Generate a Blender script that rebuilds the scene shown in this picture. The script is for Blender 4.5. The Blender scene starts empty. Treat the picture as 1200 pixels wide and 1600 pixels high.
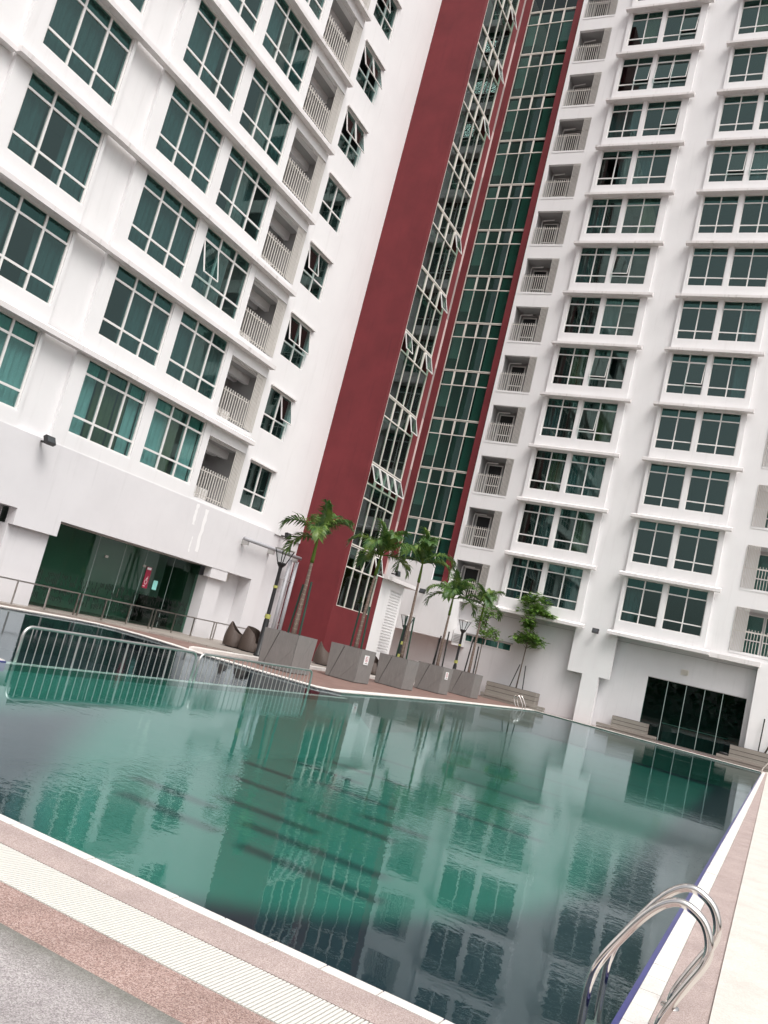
import bpy, bmesh, math, random
from mathutils import Vector, Matrix
R = random.Random(7)
rad = math.radians
scn = bpy.context.scene
COL = scn.collection
H = 3.15
# ------------------------------------------------------------------ camera, sky, sun, exposure
cd = bpy.data.cameras.new('camera'); cam = bpy.data.objects.new('camera', cd); COL.objects.link(cam); scn.camera = cam
cd.sensor_fit = 'VERTICAL'; cd.sensor_height = 36; cd.lens = 1337.304/1600*36; cd.clip_end = 2000; cd.clip_start = .05
pi_, ro_, ya_ = rad(8.472), rad(13.917), rad(27.825)
fw = Vector((0, math.cos(pi_), math.sin(pi_))); rt = Vector((1, 0, 0)); up = rt.cross(fw)
r2 = rt*math.cos(ro_)+up*math.sin(ro_); u2 = -rt*math.sin(ro_)+up*math.cos(ro_)
dA = Vector((math.sin(ya_), math.cos(ya_), 0)); nA = Vector((-math.cos(ya_), math.sin(ya_), 0))
def tow(v): return Vector((v.dot(dA), v.dot(nA), v.z))
FW, RR, UU = tow(fw), tow(r2), tow(u2)
m = Matrix((RR, UU, -FW)).transposed().to_4x4(); m.translation = Vector((0, 0, 1.5)); cam.matrix_world = m

w = bpy.data.worlds.new("World"); scn.world = w; w.use_nodes = True
nt = w.node_tree; bg = nt.nodes['Background']
sky = nt.nodes.new('ShaderNodeTexSky'); sky.sky_type = 'NISHITA'; sky.sun_disc = False
SUN_EL, SUN_AZ = rad(58), rad(215)
sky.sun_elevation = SUN_EL; sky.sun_rotation = SUN_AZ
sky.air_density = 1.0; sky.dust_density = 6.0; sky.ozone_density = 1.0
hs = nt.nodes.new('ShaderNodeHueSaturation'); hs.inputs['Saturation'].default_value = .22
nt.links.new(sky.outputs[0], hs.inputs['Color']); nt.links.new(hs.outputs[0], bg.inputs['Color'])
bg.inputs['Strength'].default_value = .13
sl = bpy.data.lights.new('sun', 'SUN'); sl.energy = 1.15; sl.angle = rad(30); sl.color = (1, .965, .935)
so = bpy.data.objects.new('sun', sl); COL.objects.link(so)
sdir = Vector((math.sin(SUN_AZ)*math.cos(SUN_EL), math.cos(SUN_AZ)*math.cos(SUN_EL), math.sin(SUN_EL)))
so.rotation_euler = sdir.to_track_quat('Z', 'Y').to_euler(); so.location = (0, 0, 60)
vs = scn.view_settings; vs.view_transform = 'Standard'; vs.look = 'None'; vs.gamma = 1; vs.use_curve_mapping = False
vs.exposure = .57
scn.cycles.max_bounces = 8; scn.cycles.transparent_max_bounces = 16; scn.cycles.caustics_reflective = False
scn.cycles.sample_clamp_indirect = 8

# ------------------------------------------------------------------ materials
def mat(name, col=(.8, .8, .8), rough=.6, metal=0, spec=.5):
    m = bpy.data.materials.new(name); m.use_nodes = True
    b = m.node_tree.nodes['Principled BSDF']
    b.inputs['Base Color'].default_value = (*col, 1); b.inputs['Roughness'].default_value = rough
    b.inputs['Metallic'].default_value = metal; b.inputs['Specular IOR Level'].default_value = spec
    return m, m.node_tree, b
def node(nt, t, **kw):
    n = nt.nodes.new(t)
    for k, v in kw.items():
        if k in n.inputs: n.inputs[k].default_value = v
        else: setattr(n, k, v)
    return n
def coords(nt, scale=(1, 1, 1), src='Object'):
    tc = nt.nodes.new('ShaderNodeTexCoord') if src != 'World' else nt.nodes.new('ShaderNodeNewGeometry')
    mp = nt.nodes.new('ShaderNodeMapping'); mp.inputs['Scale'].default_value = scale
    nt.links.new(tc.outputs['Position' if src == 'World' else src], mp.inputs['Vector'])
    return mp.outputs[0]
def ramp(nt, fac, stops):
    r = nt.nodes.new('ShaderNodeValToRGB'); e = r.color_ramp.elements
    while len(e) < len(stops): e.new(.5)
    for i, (p, c) in enumerate(stops):
        e[i].position = p; e[i].color = (*c, 1) if len(c) == 3 else c
    nt.links.new(fac, r.inputs[0]); return r.outputs[0]
def mixc(nt, fac, a, b, mode='MIX'):
    n = nt.nodes.new('ShaderNodeMix'); n.data_type = 'RGBA'; n.blend_type = mode
    for i, v in ((0, fac), (6, a), (7, b)):
        if hasattr(v, 'is_output'): nt.links.new(v, n.inputs[i])
        else: n.inputs[i].default_value = v if i == 0 else (*v, 1)
    return n.outputs[2]
def bump(nt, b, h, strength=.3, dist=.01):
    n = nt.nodes.new('ShaderNodeBump'); n.inputs['Strength'].default_value = strength; n.inputs['Distance'].default_value = dist
    nt.links.new(h, n.inputs['Height']); nt.links.new(n.outputs[0], b.inputs['Normal']); return n
def noise(nt, vec, scale, detail=4, rough=.55, dist=0):
    n = node(nt, 'ShaderNodeTexNoise', Scale=scale, Detail=detail, Roughness=rough, Distortion=dist)
    nt.links.new(vec, n.inputs['Vector']); return n.outputs['Fac']
def paint(name, c1, c2, streak, rough=.75, amount=.35):
    m, nt, b = mat(name, c1, rough, 0, .3)
    v = coords(nt, (1, 1, 1), 'World'); vs_ = coords(nt, (2.2, 2.2, .16), 'World')
    big = noise(nt, v, .7, 5, .6); st = noise(nt, vs_, 2.0, 6, .65)
    c = mixc(nt, ramp(nt, big, [(.35, (0, 0, 0)), (.7, (1, 1, 1))]), c1, c2)
    f = ramp(nt, st, [(.56, (0, 0, 0)), (.8, (amount,)*3)])
    c = mixc(nt, f, c, streak)
    nt.links.new(c, b.inputs['Base Color'])
    bump(nt, b, noise(nt, v, 9, 5, .7), .2, .008)
    return m
M = {}
M['white'] = paint('white_render_paint', (.81, .80, .80), (.78, .768, .77), (.60, .58, .57), amount=.35)
M['ledge'] = paint('weathered_ledge_paint', (.78, .75, .75), (.70, .67, .655), (.40, .37, .35), amount=.8)
M['lowwall'] = paint('grey_white_render_paint', (.72, .705, .715), (.68, .665, .675), (.5, .49, .49))
M['red'] = paint('dark_red_render_paint', (.172, .026, .031), (.130, .020, .024), (.085, .014, .02), rough=.7, amount=.5)
M['frame'] = mat('white_powder_coated_aluminium', (.78, .76, .74), .35)[0]
M['creamframe'] = mat('cream_aluminium', (.70, .66, .60), .4)[0]
M['bar'] = mat('painted_steel_bars', (.60, .57, .53), .45)[0]
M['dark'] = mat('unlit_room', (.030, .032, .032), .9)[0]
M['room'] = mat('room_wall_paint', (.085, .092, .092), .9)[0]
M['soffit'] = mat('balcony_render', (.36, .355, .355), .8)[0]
M['black'] = mat('black_painted_metal', (.012, .012, .013), .35)[0]
M['yellow'] = mat('yellow_green_reflective_band', (.42, .42, .12), .4)[0]
M['pvc'] = mat('grey_pipe_plastic', (.36, .36, .38), .5)[0]
M['chrome'] = mat('polished_stainless_steel', (.72, .69, .66), .09, 1)[0]
M['steel'] = mat('brushed_stainless_steel', (.50, .47, .44), .3, 1)[0]
M['galv'] = mat('dull_galvanised_steel', (.58, .57, .55), .32, .9)[0]
M['sheet'] = mat('white_notice_paper', (.8, .8, .8), .6)[0]
M['redprint'] = mat('red_print', (.5, .03, .05), .5)[0]
M['lensglass'] = mat('floodlight_glass', (.06, .065, .07), .15)[0]
M['greenstake'] = mat('dark_green_painted_stake', (.012, .045, .03), .6)[0]
M['blackstake'] = mat('black_stake', (.02, .022, .02), .7)[0]
M['jointstrip'] = mat('clear_silicone_joint', (.30, .38, .36), .3)[0]
M['soil'] = mat('potting_soil', (.04, .03, .022), .95)[0]
def front_only(nt, fac):
    g = nt.nodes.new('ShaderNodeNewGeometry'); s1 = node(nt, 'ShaderNodeMath', operation='SUBTRACT'); s1.inputs[0].default_value = 1; nt.links.new(g.outputs['Backfacing'], s1.inputs[1])
    m1 = node(nt, 'ShaderNodeMath', operation='MULTIPLY'); nt.links.new(fac, m1.inputs[0]); nt.links.new(s1.outputs[0], m1.inputs[1]); return m1.outputs[0]
def glassmat(name, tint, ior=1.5, rough=.0, refl=(.82, .94, .93)):
    m = bpy.data.materials.new(name); m.use_nodes = True; nt = m.node_tree; nt.nodes.clear()
    o = nt.nodes.new('ShaderNodeOutputMaterial'); mx = nt.nodes.new('ShaderNodeMixShader')
    fr = node(nt, 'ShaderNodeFresnel', IOR=ior); tr = nt.nodes.new('ShaderNodeBsdfTransparent'); gl = nt.nodes.new('ShaderNodeBsdfGlossy')
    tr.inputs[0].default_value = (*tint, 1); gl.inputs['Roughness'].default_value = rough; gl.inputs[0].default_value = (*refl, 1)
    v = coords(nt, (1, 1, 1), 'World'); n1 = noise(nt, v, .9, 2)
    bp = nt.nodes.new('ShaderNodeBump'); bp.inputs['Strength'].default_value = .2; bp.inputs['Distance'].default_value = .002
    nt.links.new(n1, bp.inputs['Height']); nt.links.new(bp.outputs[0], gl.inputs['Normal'])
    nt.links.new(front_only(nt, fr.outputs[0]), mx.inputs[0]); nt.links.new(tr.outputs[0], mx.inputs[1]); nt.links.new(gl.outputs[0], mx.inputs[2])
    nt.links.new(mx.outputs[0], o.inputs[0]); return m
M['glass'] = glassmat('green_tinted_glass', (.58, .73, .72), 1.88, refl=(.66, .93, .87))
M['glassdark'] = glassmat('dark_green_tinted_glass', (.42, .60, .56), 1.58)
M['shopglass'] = glassmat('green_shop_glass', (.50, .68, .60), 1.5)
M['transomglass'] = glassmat('pale_green_tinted_glass', (.44, .66, .62), 1.95, refl=(.40, .80, .72))
def fabric(name, c1, c2):
    m, nt, b = mat(name, c1, .9, 0, .1)
    v = coords(nt, (1, 1, .15), 'World'); c = mixc(nt, noise(nt, v, 12, 3), c1, c2); nt.links.new(c, b.inputs['Base Color']); return m
M['sheer'] = fabric('pale_curtain', (.88, .93, .92), (.62, .68, .68))
M['dimcurtain'] = fabric('dimmed_curtain', (.20, .245, .25), (.075, .10, .105))  # darker copy of the pale curtain, the rooms' dimness put into its colour
M['drape'] = fabric('olive_curtain', (.30, .24, .13), (.16, .125, .07))
M['board'] = mat('spandrel_board', (.42, .50, .46), .7)[0]
def aggregate(name, cols, scale=260, rough=.8, stain=None):
    m, nt, b = mat(name, cols[0], rough, 0, .35)
    v = coords(nt, (1, 1, 1), 'World')
    vo = node(nt, 'ShaderNodeTexVoronoi', Scale=scale); nt.links.new(v, vo.inputs['Vector'])
    sep = nt.nodes.new('ShaderNodeSeparateColor'); nt.links.new(vo.outputs['Color'], sep.inputs[0])
    n = len(cols); c = ramp(nt, sep.outputs[0], [(i/(n-1), cc) for i, cc in enumerate(cols)])
    big = noise(nt, v, 3.0, 5, .6)
    c = mixc(nt, ramp(nt, big, [(.4, (0, 0, 0)), (.75, (.35,)*3)]), c, tuple(x*.6 for x in cols[0]))
    if stain:
        c = stain(nt, c)
    nt.links.new(c, b.inputs['Base Color'])
    bump(nt, b, vo.outputs['Distance'], .5, .003); return m
M['pink'] = aggregate('pink_pebble_wash', [(.27, .205, .19), (.39, .31, .285), (.55, .46, .43), (.33, .245, .225)])
M['rust'] = aggregate('rust_pebble_wash', [(.17, .11, .095), (.33, .215, .185), (.52, .40, .36), (.25, .15, .13)], 200)
def edge_stain(nt, c):
    g = nt.nodes.new('ShaderNodeNewGeometry'); s = nt.nodes.new('ShaderNodeSeparateXYZ'); nt.links.new(g.outputs['Position'], s.inputs[0])
    v = coords(nt, (1, 1, 1), 'World'); nz = noise(nt, v, 7, 5)
    a = node(nt, 'ShaderNodeMath', operation='MULTIPLY_ADD'); nt.links.new(nz, a.inputs[0]); a.inputs[1].default_value = .16; nt.links.new(s.outputs[0], a.inputs[2])
    f = ramp(nt, a.outputs[0], [(0, (0, 0, 0)), (1, (0, 0, 0))])
    mr = node(nt, 'ShaderNodeMapRange'); mr.inputs['From Min'].default_value = 2.72; mr.inputs['From Max'].default_value = 2.92; nt.links.new(a.outputs[0], mr.inputs['Value'])
    mm = node(nt, 'ShaderNodeMath', operation='MULTIPLY'); nt.links.new(mr.outputs[0], mm.inputs[0]); mm.inputs[1].default_value = .7
    return mixc(nt, mm.outputs[0], c, (.11, .115, .09))
M['greyagg'] = aggregate('grey_pebble_wash', [(.20, .18, .18), (.34, .31, .31), (.52, .49, .48), (.26, .23, .23)], 210, stain=edge_stain)
def tiled(name, c1, c2, sx, sy, mortar=(.2, .17, .15)):
    m, nt, b = mat(name, c1, .6)
    v = coords(nt, (1, 1, 1), 'World')
    br = node(nt, 'ShaderNodeTexBrick', Scale=1.0); br.inputs['Brick Width'].default_value = sx; br.inputs['Row Height'].default_value = sy
    br.inputs['Mortar Size'].default_value = .006; br.inputs['Color1'].default_value = (*c1, 1); br.inputs['Color2'].default_value = (*c2, 1); br.inputs['Mortar'].default_value = (*mortar, 1)
    nt.links.new(v, br.inputs['Vector'])
    c = mixc(nt, ramp(nt, noise(nt, v, 1.5, 5), [(.4, (0, 0, 0)), (.8, (.5,)*3)]), br.outputs['Color'], tuple(x*.6 for x in c1))
    nt.links.new(c, b.inputs['Base Color']); bump(nt, b, br.outputs['Fac'], -.3, .004); return m
M['redtile'] = tiled('brown_red_deck_tile', (.21, .125, .105), (.25, .15, .125), .3, .1)
M['beige'] = tiled('beige_grey_paving', (.30, .265, .235), (.335, .30, .265), .6, .6)
M['coping'] = aggregate('white_coping_stone', [(.66, .62, .58), (.72, .69, .65), (.76, .73, .70)], 120)
M['cream'] = aggregate('cream_ledge_stone', [(.58, .54, .49), (.62, .58, .53), (.66, .62, .57)], 90)
M['grate'] = mat('cream_grating_plastic', (.64, .63, .585), .5)[0]
M['gap'] = mat('drain_channel', (.05, .045, .04), .9)[0]
def pooltile(name, c1, c2, s=.05):
    m, nt, b = mat(name, c1, .3)
    v = coords(nt, (1, 1, 1), 'World'); br = node(nt, 'ShaderNodeTexBrick', Scale=1.0, offset=0.0)
    br.inputs['Brick Width'].default_value = s; br.inputs['Row Height'].default_value = s; br.inputs['Mortar Size'].default_value = .003
    br.inputs['Color1'].default_value = (*c1, 1); br.inputs['Color2'].default_value = (*c2, 1); br.inputs['Mortar'].default_value = (*[x*1.15 for x in c1], 1)
    nt.links.new(v, br.inputs['Vector'])
    c = mixc(nt, ramp(nt, noise(nt, v, .5, 4), [(.3, (0, 0, 0)), (.7, (1, 1, 1))]), br.outputs['Color'], tuple(x*.8 for x in c1))
    nt.links.new(c, b.inputs['Base Color']); return m
M['teal'] = pooltile('teal_pool_mosaic', (.035, .150, .115), (.042, .17, .13))
M['navy'] = pooltile('navy_pool_mosaic', (.013, .020, .034), (.018, .027, .042))
M['bluetile'] = pooltile('blue_waterline_tile', (.04, .045, .20), (.055, .06, .25))
M['lane'] = mat('dark_lane_tile', (.02, .055, .055), .4)[0]
def concrete():
    m, nt, b = mat('grey_stone_cladding', (.19, .18, .172), .7)
    v = coords(nt, (1, 1, 1), 'World'); g = coords(nt, (8, 8, .8), 'World')
    c = mixc(nt, noise(nt, v, 3, 6, .65), (.235, .222, .212), (.165, .156, .149))
    c = mixc(nt, ramp(nt, noise(nt, g, 3, 5), [(.5, (0, 0, 0)), (.8, (.5,)*3)]), c, (.30, .285, .27))
    nt.links.new(c, b.inputs['Base Color']); bump(nt, b, noise(nt, v, 60, 3), .15, .003); return m
M['stone'] = concrete()
M['benchstone'] = paint('grey_bench_slab', (.29, .265, .235), (.24, .22, .195), (.15, .135, .12))
def wicker():
    m, nt, b = mat('brown_wicker', (.06, .042, .034), .55)
    v = coords(nt, (1, 1, 1)); wv = node(nt, 'ShaderNodeTexWave', Scale=22.0); wv.bands_direction = 'Z'; nt.links.new(v, wv.inputs['Vector'])
    c = mixc(nt, wv.outputs['Fac'], (.045, .031, .026), (.11, .078, .062)); nt.links.new(c, b.inputs['Base Color']); bump(nt, b, wv.outputs['Fac'], .5, .006); return m
M['wicker'] = wicker()
def leafmat(name, c1, c2, c3):
    m, nt, b = mat(name, c1, .42)
    oi = nt.nodes.new('ShaderNodeObjectInfo'); v = coords(nt, (1, 1, 1), 'World')
    gm = nt.nodes.new('ShaderNodeNewGeometry')
    c = mixc(nt, gm.outputs['Random Per Island'], c1, c2); c = mixc(nt, ramp(nt, noise(nt, v, 2.2, 3), [(.5, (0, 0, 0)), (.72, (1, 1, 1))]), c, c3)
    nt.links.new(c, b.inputs['Base Color'])
    tl = nt.nodes.new('ShaderNodeBsdfTranslucent'); nt.links.new(c, tl.inputs[0]); mx = nt.nodes.new('ShaderNodeMixShader'); mx.inputs[0].default_value = .3
    out = nt.nodes['Material Output']; nt.links.new(b.outputs[0], mx.inputs[1]); nt.links.new(tl.outputs[0], mx.inputs[2]); nt.links.new(mx.outputs[0], out.inputs[0]); return m
M['palm'] = leafmat('palm_leaflet', (.035, .10, .025), (.09, .18, .035), (.20, .28, .05))
M['leaf'] = leafmat('broad_leaf', (.13, .26, .05), (.22, .36, .08), (.09, .18, .04))
M['hedgeleaf'] = leafmat('dark_tree_leaf', (.02, .05, .015), (.04, .085, .02), (.03, .06, .02))
def trunkmat():
    m, nt, b = mat('ringed_palm_trunk', (.12, .08, .06), .85)
    tc = nt.nodes.new('ShaderNodeTexCoord'); s = nt.nodes.new('ShaderNodeSeparateXYZ'); nt.links.new(tc.outputs['Object'], s.inputs[0])
    v = coords(nt, (4, 4, 1)); nz = noise(nt, v, 3, 5)
    wv = node(nt, 'ShaderNodeMath', operation='MULTIPLY_ADD'); nt.links.new(s.outputs[2], wv.inputs[0]); wv.inputs[1].default_value = 6.5; nt.links.new(nz, wv.inputs[2])
    fr = node(nt, 'ShaderNodeMath', operation='FRACT'); nt.links.new(wv.outputs[0], fr.inputs[0])
    base = mixc(nt, nz, (.075, .042, .032), (.26, .20, .165))
    c = mixc(nt, ramp(nt, fr.outputs[0], [(.0, (1, 1, 1)), (.14, (0, 0, 0))]), base, (.32, .29, .22))
    nt.links.new(c, b.inputs['Base Color']); bump(nt, b, fr.outputs[0], .4, .01); return m
M['trunk'] = trunkmat()
M['crownshaft'] = fabric('green_crownshaft', (.06, .11, .02), (.10, .14, .03))
M['bark'] = fabric('grey_brown_bark', (.16, .13, .10), (.08, .06, .05))
def water():
    m = bpy.data.materials.new('pool_water'); m.use_nodes = True; nt = m.node_tree; nt.nodes.clear()
    o = nt.nodes.new('ShaderNodeOutputMaterial'); mx = nt.nodes.new('ShaderNodeMixShader')
    tr = nt.nodes.new('ShaderNodeBsdfTransparent'); gl = nt.nodes.new('ShaderNodeBsdfGlossy')
    tr.inputs[0].default_value = (.70, .88, .85, 1); gl.inputs['Roughness'].default_value = .0; gl.inputs[0].default_value = (.70, .79, .83, 1)
    v = coords(nt, (1, 1, 1), 'World'); va = coords(nt, (1.35, 1.0, 1), 'World')
    a = noise(nt, va, 1.1, 2, .5); b_ = noise(nt, va, 5.5, 2, .5, .4); c = noise(nt, va, 15, 2, .5)
    patch = ramp(nt, noise(nt, v, .16, 3, .55), [(.40, (.16,)*3), (.60, (1, 1, 1))])
    def mul(x, y, op='MULTIPLY'):
        n = node(nt, 'ShaderNodeMath', operation=op)
        for i, q in enumerate((x, y)):
            if hasattr(q, 'is_output'): nt.links.new(q, n.inputs[i])
            else: n.inputs[i].default_value = q
        return n.outputs[0]
    h = mul(mul(a, .24), mul(mul(b_, .075), mul(mul(c, .15), patch), 'ADD'), 'ADD')
    h = mul(h, mul(patch, .30, 'ADD'))
    bp = nt.nodes.new('ShaderNodeBump'); bp.inputs['Strength'].default_value = 1.0; bp.inputs['Distance'].default_value = .0095
    nt.links.new(h, bp.inputs['Height'])
    fr = node(nt, 'ShaderNodeFresnel', IOR=1.34)
    nt.links.new(bp.outputs[0], gl.inputs['Normal']); nt.links.new(bp.outputs[0], fr.inputs['Normal'])
    nt.links.new(front_only(nt, fr.outputs[0]), mx.inputs[0]); nt.links.new(tr.outputs[0], mx.inputs[1]); nt.links.new(gl.outputs[0], mx.inputs[2])
    nt.links.new(mx.outputs[0], o.inputs[0]); return m
M['water'] = water()

# ------------------------------------------------------------------ mesh helpers
class MB:
    def __init__(s): s.v = []; s.f = []; s.m = []; s.mi = 0
    def quad(s, a, b, c, d):
        n = len(s.v); s.v += [tuple(a), tuple(b), tuple(c), tuple(d)]; s.f.append((n, n+1, n+2, n+3)); s.m.append(s.mi)
    def tri(s, a, b, c):
        n = len(s.v); s.v += [tuple(a), tuple(b), tuple(c)]; s.f.append((n, n+1, n+2)); s.m.append(s.mi)
    def box(s, x0, x1, y0, y1, z0, z1):
        n = len(s.v)
        s.v += [(x, y, z) for z in (z0, z1) for y in (y0, y1) for x in (x0, x1)]
        for f in ((0, 2, 3, 1), (4, 5, 7, 6), (0, 1, 5, 4), (2, 6, 7, 3), (0, 4, 6, 2), (1, 3, 7, 5)):
            s.f.append(tuple(n+i for i in f)); s.m.append(s.mi)
        return s
    def prism(s, poly, z0, z1):       # poly in xy, ccw
        n = len(s.v); k = len(poly)
        s.v += [(x, y, z0) for x, y in poly]+[(x, y, z1) for x, y in poly]
        s.f.append(tuple(n+i for i in reversed(range(k)))); s.f.append(tuple(n+k+i for i in range(k))); s.m += [s.mi]*2
        for i in range(k):
            j = (i+1) % k; s.f.append((n+i, n+j, n+k+j, n+k+i)); s.m.append(s.mi)
        return s
    def tube(s, pts, r, seg=8, cap=True):
        pts = [Vector(p) for p in pts]; n0 = len(s.v); N = len(pts)
        rs = r if isinstance(r, (list, tuple)) else [r]*N
        t0 = (pts[1]-pts[0]).normalized(); ref = Vector((0, 0, 1)) if abs(t0.z) < .9 else Vector((1, 0, 0))
        nrm = t0.cross(ref).normalized()
        for i, p in enumerate(pts):
            t = (pts[min(i+1, N-1)]-pts[max(i-1, 0)]).normalized()
            nrm = (nrm-t*nrm.dot(t)).normalized(); bn = t.cross(nrm)
            for k in range(seg):
                a = 2*math.pi*k/seg; s.v.append(tuple(p+(nrm*math.cos(a)+bn*math.sin(a))*rs[i]))
        for i in range(N-1):
            for k in range(seg):
                k2 = (k+1) % seg; a = n0+i*seg
                s.f.append((a+k, a+k2, a+seg+k2, a+seg+k)); s.m.append(s.mi)
        if cap:
            s.f.append(tuple(n0+k for k in reversed(range(seg)))); s.f.append(tuple(n0+(N-1)*seg+k for k in range(seg))); s.m += [s.mi]*2
        return s
    def lathe(s, prof, c=(0, 0), seg=16):
        n0 = len(s.v)
        for r, z in prof:
            for k in range(seg):
                a = 2*math.pi*k/seg; s.v.append((c[0]+r*math.cos(a), c[1]+r*math.sin(a), z))
        for i in range(len(prof)-1):
            for k in range(seg):
                k2 = (k+1) % seg; s.f.append((n0+i*seg+k, n0+i*seg+k2, n0+(i+1)*seg+k2, n0+(i+1)*seg+k)); s.m.append(s.mi)
        return s
    def mesh(s, name, mats, smooth=False):
        me = bpy.data.meshes.new(name); me.from_pydata(s.v, [], s.f)
        for mm in (mats if isinstance(mats, (list, tuple)) else [mats]): me.materials.append(mm)
        me.polygons.foreach_set('material_index', s.m)
        if smooth: me.polygons.foreach_set('use_smooth', [True]*len(s.f))
        me.update(); return me
    def obj(s, name, mats, parent=None, smooth=False, loc=(0, 0, 0)):
        return link(name, s.mesh(name, mats, smooth), parent, loc)
def link(name, me, parent=None, loc=(0, 0, 0)):
    o = bpy.data.objects.new(name, me); COL.objects.link(o); o.location = loc
    if parent: o.parent = parent
    return o
def tag(o, label, cat, group=None, kind=None):
    if label: o['label'] = label
    if cat: o['category'] = cat
    if group: o['group'] = group
    if kind: o['kind'] = kind
    return o
def thing(name, label, cat, loc=(0, 0, 0), rz=0, group=None):
    o = bpy.data.objects.new(name, None); o.empty_display_size = .3; COL.objects.link(o)
    o.location = loc; o.rotation_euler = (0, 0, rz); return tag(o, label, cat, group)
def dup(o, loc=None, rz=None, label=None, parent=None):
    r = o.copy(); COL.objects.link(r)
    if parent: r.parent = parent
    if loc is not None: r.location = loc
    if rz is not None: r.rotation_euler = (0, 0, rz)
    if label: r['label'] = label
    for c in list(o.children): dup(c, parent=r)
    return r
def struct(mb, name, mats, smooth=False):
    o = mb.obj(name, mats, None, smooth); o['kind'] = 'structure'; return o
# facade mapping: wing A faces -y (u = x, depth = y); wing B faces -x (u = y, depth = x)
def fb(mb, wing, u0, u1, d0, d1, z0, z1):
    if wing == 'A': mb.box(u0, u1, d0, d1, z0, z1)
    else: mb.box(d0, d1, u0, u1, z0, z1)
def loc(wing, u, d, z): return (u, d, z) if wing == 'A' else (d, u, z)
def wallsheet(mb, wing, u0, u1, z0, z1, d0, d1, holes):
    """thick wall with rectangular openings, built as butted blocks in horizontal bands"""
    zs = sorted({z0, z1, *[h[2] for h in holes if z0 < h[2] < z1], *[h[3] for h in holes if z0 < h[3] < z1]})
    for a, b in zip(zs, zs[1:]):
        mid = (a+b)/2; cuts = sorted([(max(h[0], u0), min(h[1], u1)) for h in holes if h[2] < mid < h[3] and h[1] > u0 and h[0] < u1])
        cur = u0
        for c0, c1 in cuts:
            if c0 > cur+1e-4: fb(mb, wing, cur, c0, d0, d1, a, b)
            cur = max(cur, c1)
        if cur < u1-1e-4: fb(mb, wing, cur, u1, d0, d1, a, b)
CACHE = {}
def cached(key, fn):
    if key not in CACHE: CACHE[key] = fn()
    return CACHE[key]
def window(parent, wing, u0, u1, z0, z1, d, cu, cz, opens={}, curtain=None, fw_=.055, joined=False, fmat='frame', gmat='glass', name='window', flip=False):
    """frame mesh with one pane object per light; cu / cz are fractions of the inner mullions and transoms"""
    W, Hh = u1-u0, z1-z0; key = (wing, round(W, 3), round(Hh, 3), tuple(cu), tuple(cz), fw_, fmat, name)
    us = [0]+[c*W for c in cu]+[W]; zs = [0]+[c*Hh for c in cz]+[Hh]; g = fw_*.62
    def mk():
        b = MB()
        fb(b, wing, 0, fw_, -.05, .03, 0, Hh); fb(b, wing, W-fw_, W, -.05, .03, 0, Hh)
        fb(b, wing, fw_, W-fw_, -.05, .03, 0, fw_); fb(b, wing, fw_, W-fw_, -.05, .03, Hh-fw_, Hh)
        for x in us[1:-1]: fb(b, wing, x-g, x+g, -.045, .028, fw_, Hh-fw_)
        for z in zs[1:-1]:
            for a, c in zip(us, us[1:]):
                fb(b, wing, max(a+g, fw_), min(c-g, W-fw_), -.04, .026, z-g, z+g)
        return b.mesh(name+'_frame', M[fmat])
    o = link(name, cached(key, mk), parent, loc(wing, u0, d, z0))
    if joined:
        b = MB(); fb(b, wing, fw_, W-fw_, .0, .006, fw_, Hh-fw_); b.obj('glazing', M[gmat], o)
    else:
        for i, (a, c) in enumerate(zip(us, us[1:])):
            for j, (e, f) in enumerate(zip(zs, zs[1:])):
                a2, c2, e2, f2 = a+(fw_ if i == 0 else g), c-(fw_ if i == len(us)-2 else g), e+(fw_ if j == 0 else g), f-(fw_ if j == len(zs)-2 else g)
                pw, ph = c2-a2, f2-e2
                op = opens.get((i, j))
                gm = 'transomglass' if (len(zs) > 3 and j == len(zs)-2 and gmat == 'glass') else gmat
                if op:
                    ang = op
                    def mks():
                        b = MB(); s = .035
                        for q in ((0, s, -ph, 0), (pw-s, pw, -ph, 0), (s, pw-s, -ph, -ph+s), (s, pw-s, -s, 0)): fb(b, wing, q[0], q[1], -.02, .02, q[2], q[3])
                        b.mi = 1; fb(b, wing, s, pw-s, -.004, .004, -ph+s, -s)
                        return b.mesh('sash', [M[fmat], M[gm]])
                    so_ = link('sash', cached(('s', wing, round(pw, 3), round(ph, 3), gm), mks), o, loc(wing, a2, -.03, f2))
                    if wing == 'A': so_.rotation_euler = (-ang, 0, 0)
                    else: so_.rotation_euler = (0, ang, 0)
                else:
                    def mkp():
                        b = MB(); fb(b, wing, 0, pw, 0, .006, 0, ph); return b.mesh('pane', M[gm])
                    p_ = link('pane', cached(('p', wing, round(pw, 3), round(ph, 3), gm), mkp), o, loc(wing, a2, R.uniform(-.002, .002), e2))
                    p_.rotation_euler = (R.uniform(-.002, .002), 0, R.uniform(-.0035, .0035)) if wing == 'A' else (0, R.uniform(-.002, .002), R.uniform(-.0035, .0035))
    if curtain:
        for (a, c, mname) in curtain:
            def mkc():
                b = MB(); n = max(6, int((c-a)*W/.045)); off = R.uniform(0, 9)
                pr = None
                for k in range(n+1):
                    u = a*W+(c-a)*W*k/n; dd = .17+.028*math.sin(k*1.35+off)+.012*math.sin(k*.5+off*2)
                    cur_ = (loc(wing, u, dd, .04), loc(wing, u, dd, Hh-.03))
                    if pr: b.quad(pr[0], cur_[0], cur_[1], pr[1])
                    pr = cur_
                return b.mesh('curtain', M[mname])
            link('curtain', cached(('c', wing, round(a, 1), round(c, 1), mname, round(W, 1), R.randint(0, 3)), mkc), o)
    return o

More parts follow.
